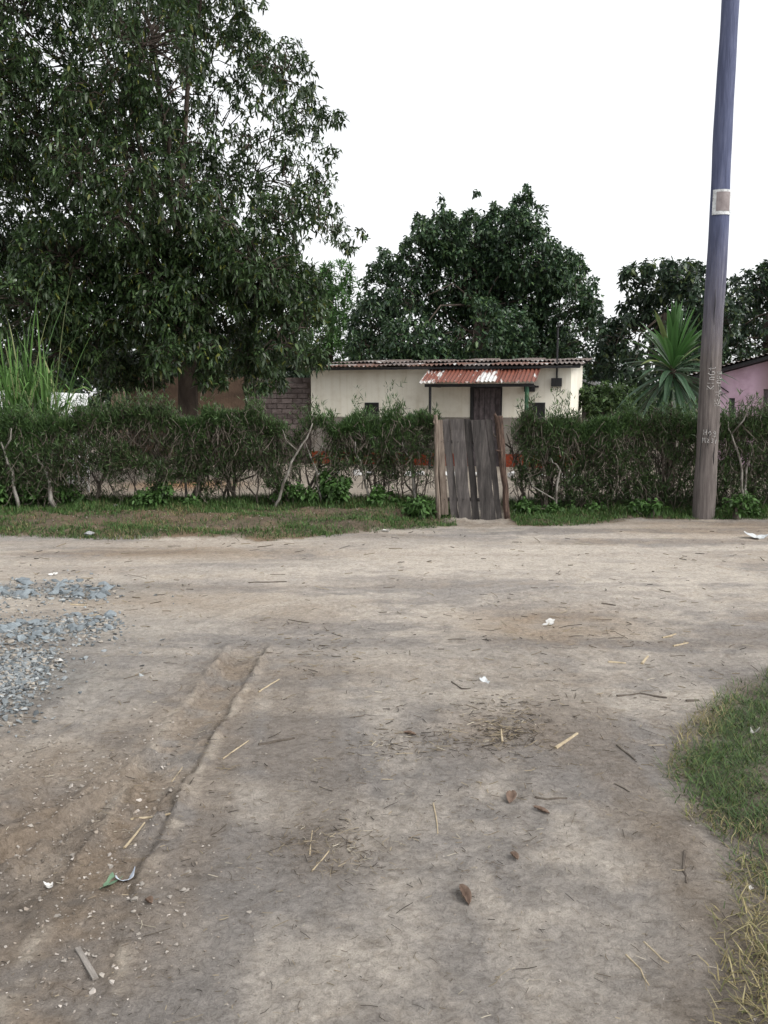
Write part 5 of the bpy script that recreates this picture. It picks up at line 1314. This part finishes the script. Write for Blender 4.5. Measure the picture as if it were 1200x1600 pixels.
for pxs, rad, lab in [
    ([(348, 1186), (388, 1158)], .004, 'slim straw stalk just right of the tyre rut, left of the dark stick'), ([(204, 1281), (230, 1279), (266, 1272)], .006, 'pale straw stalk lying across the tyre rut'), ([(194, 1326), (226, 1286)], .005, 'pale straw stalk pointing at the crosswise stalk in the rut'),
    ([(404, 1082), (436, 1062)], .006, 'brown straw piece at the upper end of the tyre rut'), ([(868, 1170), (902, 1147)], .009, 'thick pale cane piece above the dark squiggly twig'), ([(950, 1035), (978, 1037)], .008, 'pale flat-lying cane piece in the centre of the road, level with a short upright one'),
    ([(1003, 1038), (1012, 1026)], .010, 'short thick pale cane piece pointing away from the camera'), ([(1035, 997), (1056, 991)], .008, 'pale cane splinter on the right half of the road'), ([(1052, 1010), (1075, 1005)], .008, 'white-tipped cane splinter nearest the grass patch'), ([(268, 1222), (285, 1199)], .003, 'thin straw inside the tyre rut'),
    ([(677, 1255), (682, 1275), (684, 1303)], .003, 'bent thin straw standing alone in the middle of the road'), ([(484, 1336), (488, 1298)], .003, 'thin straw leaning among dark crumbs'), ([(487, 1362), (514, 1330)], .003, 'slanted thin straw below the dark crumbs'), ([(978, 1492), (1000, 1515), (1014, 1540)], .003, 'bent pale straw near the bottom edge of the road'),
    ([(1006, 1472), (1036, 1500), (1045, 1505)], .003, 'kinked pale straw beside the bottom edge straw'), ([(110, 945), (135, 946)], .008, 'yellow straw stalk below the far rock heap'), ([(132, 962), (158, 961)], .008, 'yellow straw stalk above the middle rock heap'), ([(785, 1160), (783, 1140)], .006, 'short stub of straw on the trampled tuft')]:
    stick('straw_stalk', pxs, rad, M['straw'], lab, 'straw', 'straw stalks on the road')
for pxs, rad, lab in [
    ([(404, 1164), (430, 1160), (460, 1154)], .008, 'dark flat stick right of the tyre rut'), ([(964, 1088), (1000, 1084), (1042, 1091)], .008, 'long curved dark twig above the grass patch'), ([(964, 1165), (975, 1174), (992, 1188)], .006, 'dark squiggly twig below the thick cane piece'),
    ([(836, 1246), (852, 1250), (886, 1248)], .006, 'dark curved twig beside the brown curled leaf'), ([(388, 911), (420, 910), (448, 909)], .007, 'thin dark twig lying far off across the left of the road'), ([(1072, 1096), (1092, 1095)], .009, 'short dark twig right of the long curved one'),
    ([(960, 1225), (984, 1238)], .004, 'small dark twig above the left edge of the grass'), ([(706, 1066), (722, 1077), (735, 1076)], .006, 'hooked grey twig left of the white scrap'), ([(1070, 1330), (1068, 1360), (1072, 1380)], .005, 'brown root piece at the edge of the grass patch'), ([(940, 943), (962, 946)], .008, 'short dark twig right of the paper scrap')]:
    stick('dark_twig', pxs, rad, M['twigdark'], lab, 'twig', 'dark twigs on the road')
def crumple(name, px, py, sx, sy, sz, mat, label, cat, seed, spike=.5, sub=3):
    """a torn bit of sheet with random sharp folds"""
    g = ground(px, py); r = np.random.RandomState(seed); n = 13; V, Fc = [], []
    fd = [(nrm(r.normal(size=2)), r.uniform(-.6, .6), r.uniform(.4, 1.0)) for _ in range(6)]
    ang = r.uniform(0, 6.28, 5)
    for j in range(n):
        for i in range(n):
            u, v = i / (n - 1) * 2 - 1, j / (n - 1) * 2 - 1
            a = math.atan2(v, u); k = 1 + .22 * math.sin(2 * a + ang[0]) + .18 * math.sin(3 * a + ang[1]) + .12 * math.sin(7 * a + ang[2])
            x, y = u * k, v * k
            z = sum(w_ * abs(d_[0] * x + d_[1] * y - o_) for d_, o_, w_ in fd) * .32
            V.append((x * sx * (1 - .12 * z), y * sy * (1 - .12 * z), z * sz))
    V = np.array(V); V[:, 2] -= np.percentile(V[:, 2], 12)
    for j in range(n - 1):
        for i in range(n - 1): a = j * n + i; Fc.append((a, a + 1, a + n + 1, a + n))
    o = mesh_np(name, V, Fc, mat); o.location = g + Vector((0, 0, .004)); o.rotation_euler = (r.uniform(-.15, .15), r.uniform(-.15, .15), r.uniform(0, 6))
    md = o.modifiers.new('thick', 'SOLIDIFY'); md.thickness = .001
    return tag(o, label, cat)
crumple('plastic_scrap', 196, 1370, .024, .03, .028, M['plastic_blue'], 'pale blue crumpled plastic scrap beside the green one near the rut', 'plastic scrap', 1, .5)
crumple('plastic_scrap', 172, 1383, .045, .022, .014, M['plastic_green'], 'faded green plastic scrap trodden into the dirt', 'plastic scrap', 2, .6)
crumple('plastic_scrap', 757, 1065, .04, .024, .008, M['plastic'], 'white flat plastic scrap with a thin stalk in the middle of the road', 'plastic scrap', 3, .6)
crumple('plastic_scrap', 1182, 841, .15, .1, .06, M['plastic'], 'crumpled white plastic bag by the far right road edge', 'plastic bag', 4, .7)
crumple('paper_scrap', 858, 974, .06, .04, .008, M['paper'], 'white paper scrap on the brown patch of the road', 'paper', 5, .4)
crumple('paper_scrap', 602, 823, .06, .03, .02, M['paper'], 'white paper scrap on the grass edge left of the gate', 'paper', 6, .5)
crumple('paper_scrap', 92, 1034, .036, .028, .008, M['paper'], 'white scrap at the edge of the near gravel', 'paper', 7, .4)
crumple('paper_scrap', 83, 899, .035, .03, .02, M['paper'], 'small white scrap above the far rock heap', 'paper', 8, .4)
crumple('petal_scrap', 1178, 1147, .012, .02, .018, M['paper'], 'small white petal-like scrap caught in the grass', 'paper', 9, .4)
crumple('petal_scrap', 1172, 1390, .008, .01, .006, M['paper'], 'tiny white scrap at the thin edge of the grass', 'paper', 10, .6)
crumple('petal_scrap', 77, 1387, .014, .02, .012, M['paper'], 'torn whitish husk in the rough soil at lower left', 'husk', 11, .9)
crumple('paper_scrap', 1027, 805, .07, .05, .03, M['paper'], 'pale scrap in the verge grass left of the pole', 'paper', 12, .4)
def dry_leaf(px, py, L_, W_, rz, label, curl=.5):
    g = ground(px, py); V, Fc = [], []; n = 9
    for j in range(n + 1):
        t_ = j / n; ww = W_ * math.sin(math.pi * min(1, t_ * .94 + .06)) ** .7
        for s in (-1, -.5, 0, .5, 1):
            V.append((s * ww, (t_ - .5) * L_ + .06 * L_ * math.sin(s * 2), abs(s) ** 1.6 * ww * curl * 1.6 + .12 * L_ * (t_ - .5) ** 2 * 2 + .002 * math.sin(j * 3 + s * 4)))
    for j in range(n):
        for s in range(4): a = j * 5 + s; Fc.append((a, a + 1, a + 6, a + 5))
    o = mesh_np('dry_leaf', V, Fc, M['leafbrown'], None, smooth=True); o.location = g + Vector((0, 0, .004)); o.rotation_euler = (.1, .15, rz); md = o.modifiers.new('thick', 'SOLIDIFY'); md.thickness = .0015
    return tag(o, label, 'leaf')
dry_leaf(725, 1402, .10, .016, .25, 'curled brown dry leaf nearest the bottom centre of the road', .9)
dry_leaf(798, 1248, .095, .02, -.2, 'reddish brown dry leaf beside the dark curved twig', .6)
dry_leaf(803, 1340, .045, .012, .5, 'small brown dry leaf between the two larger leaves', .7)
dry_leaf(845, 1268, .07, .012, .9, 'slim brown dry leaf under the dark curved twig', .6)
dry_leaf(640, 1148, .06, .012, 1.3, 'reddish leaf scrap on the trodden straw in mid road', .7)
dry_leaf(232, 1411, .03, .012, 1.0, 'tiny ragged dry leaf below the plastic scraps', .8)
a, b = ground(122, 1484), ground(150, 1532)
d = (b - a); L_ = d.length; o = MB().add([(x + sk, y, z) for y in (0, L_ * .5, L_) for (x, sk) in ((-.009, .002), (.009, 0)) for z in (0, .007)], [(0, 2, 6, 4), (4, 6, 10, 8), (1, 5, 7, 3), (5, 9, 11, 7), (0, 4, 5, 1), (4, 8, 9, 5), (2, 3, 7, 6), (6, 7, 11, 10), (0, 1, 3, 2), (8, 10, 11, 9)]).build('wood_chip', M['woodgrey'])
o.location = a + Vector((0, 0, .002)); o.rotation_euler = (math.asin(d.z / L_), 0, math.atan2(-d.x, d.y)); tag(o, 'flat grey wood chip in the pale patch at lower left', 'wood chip')
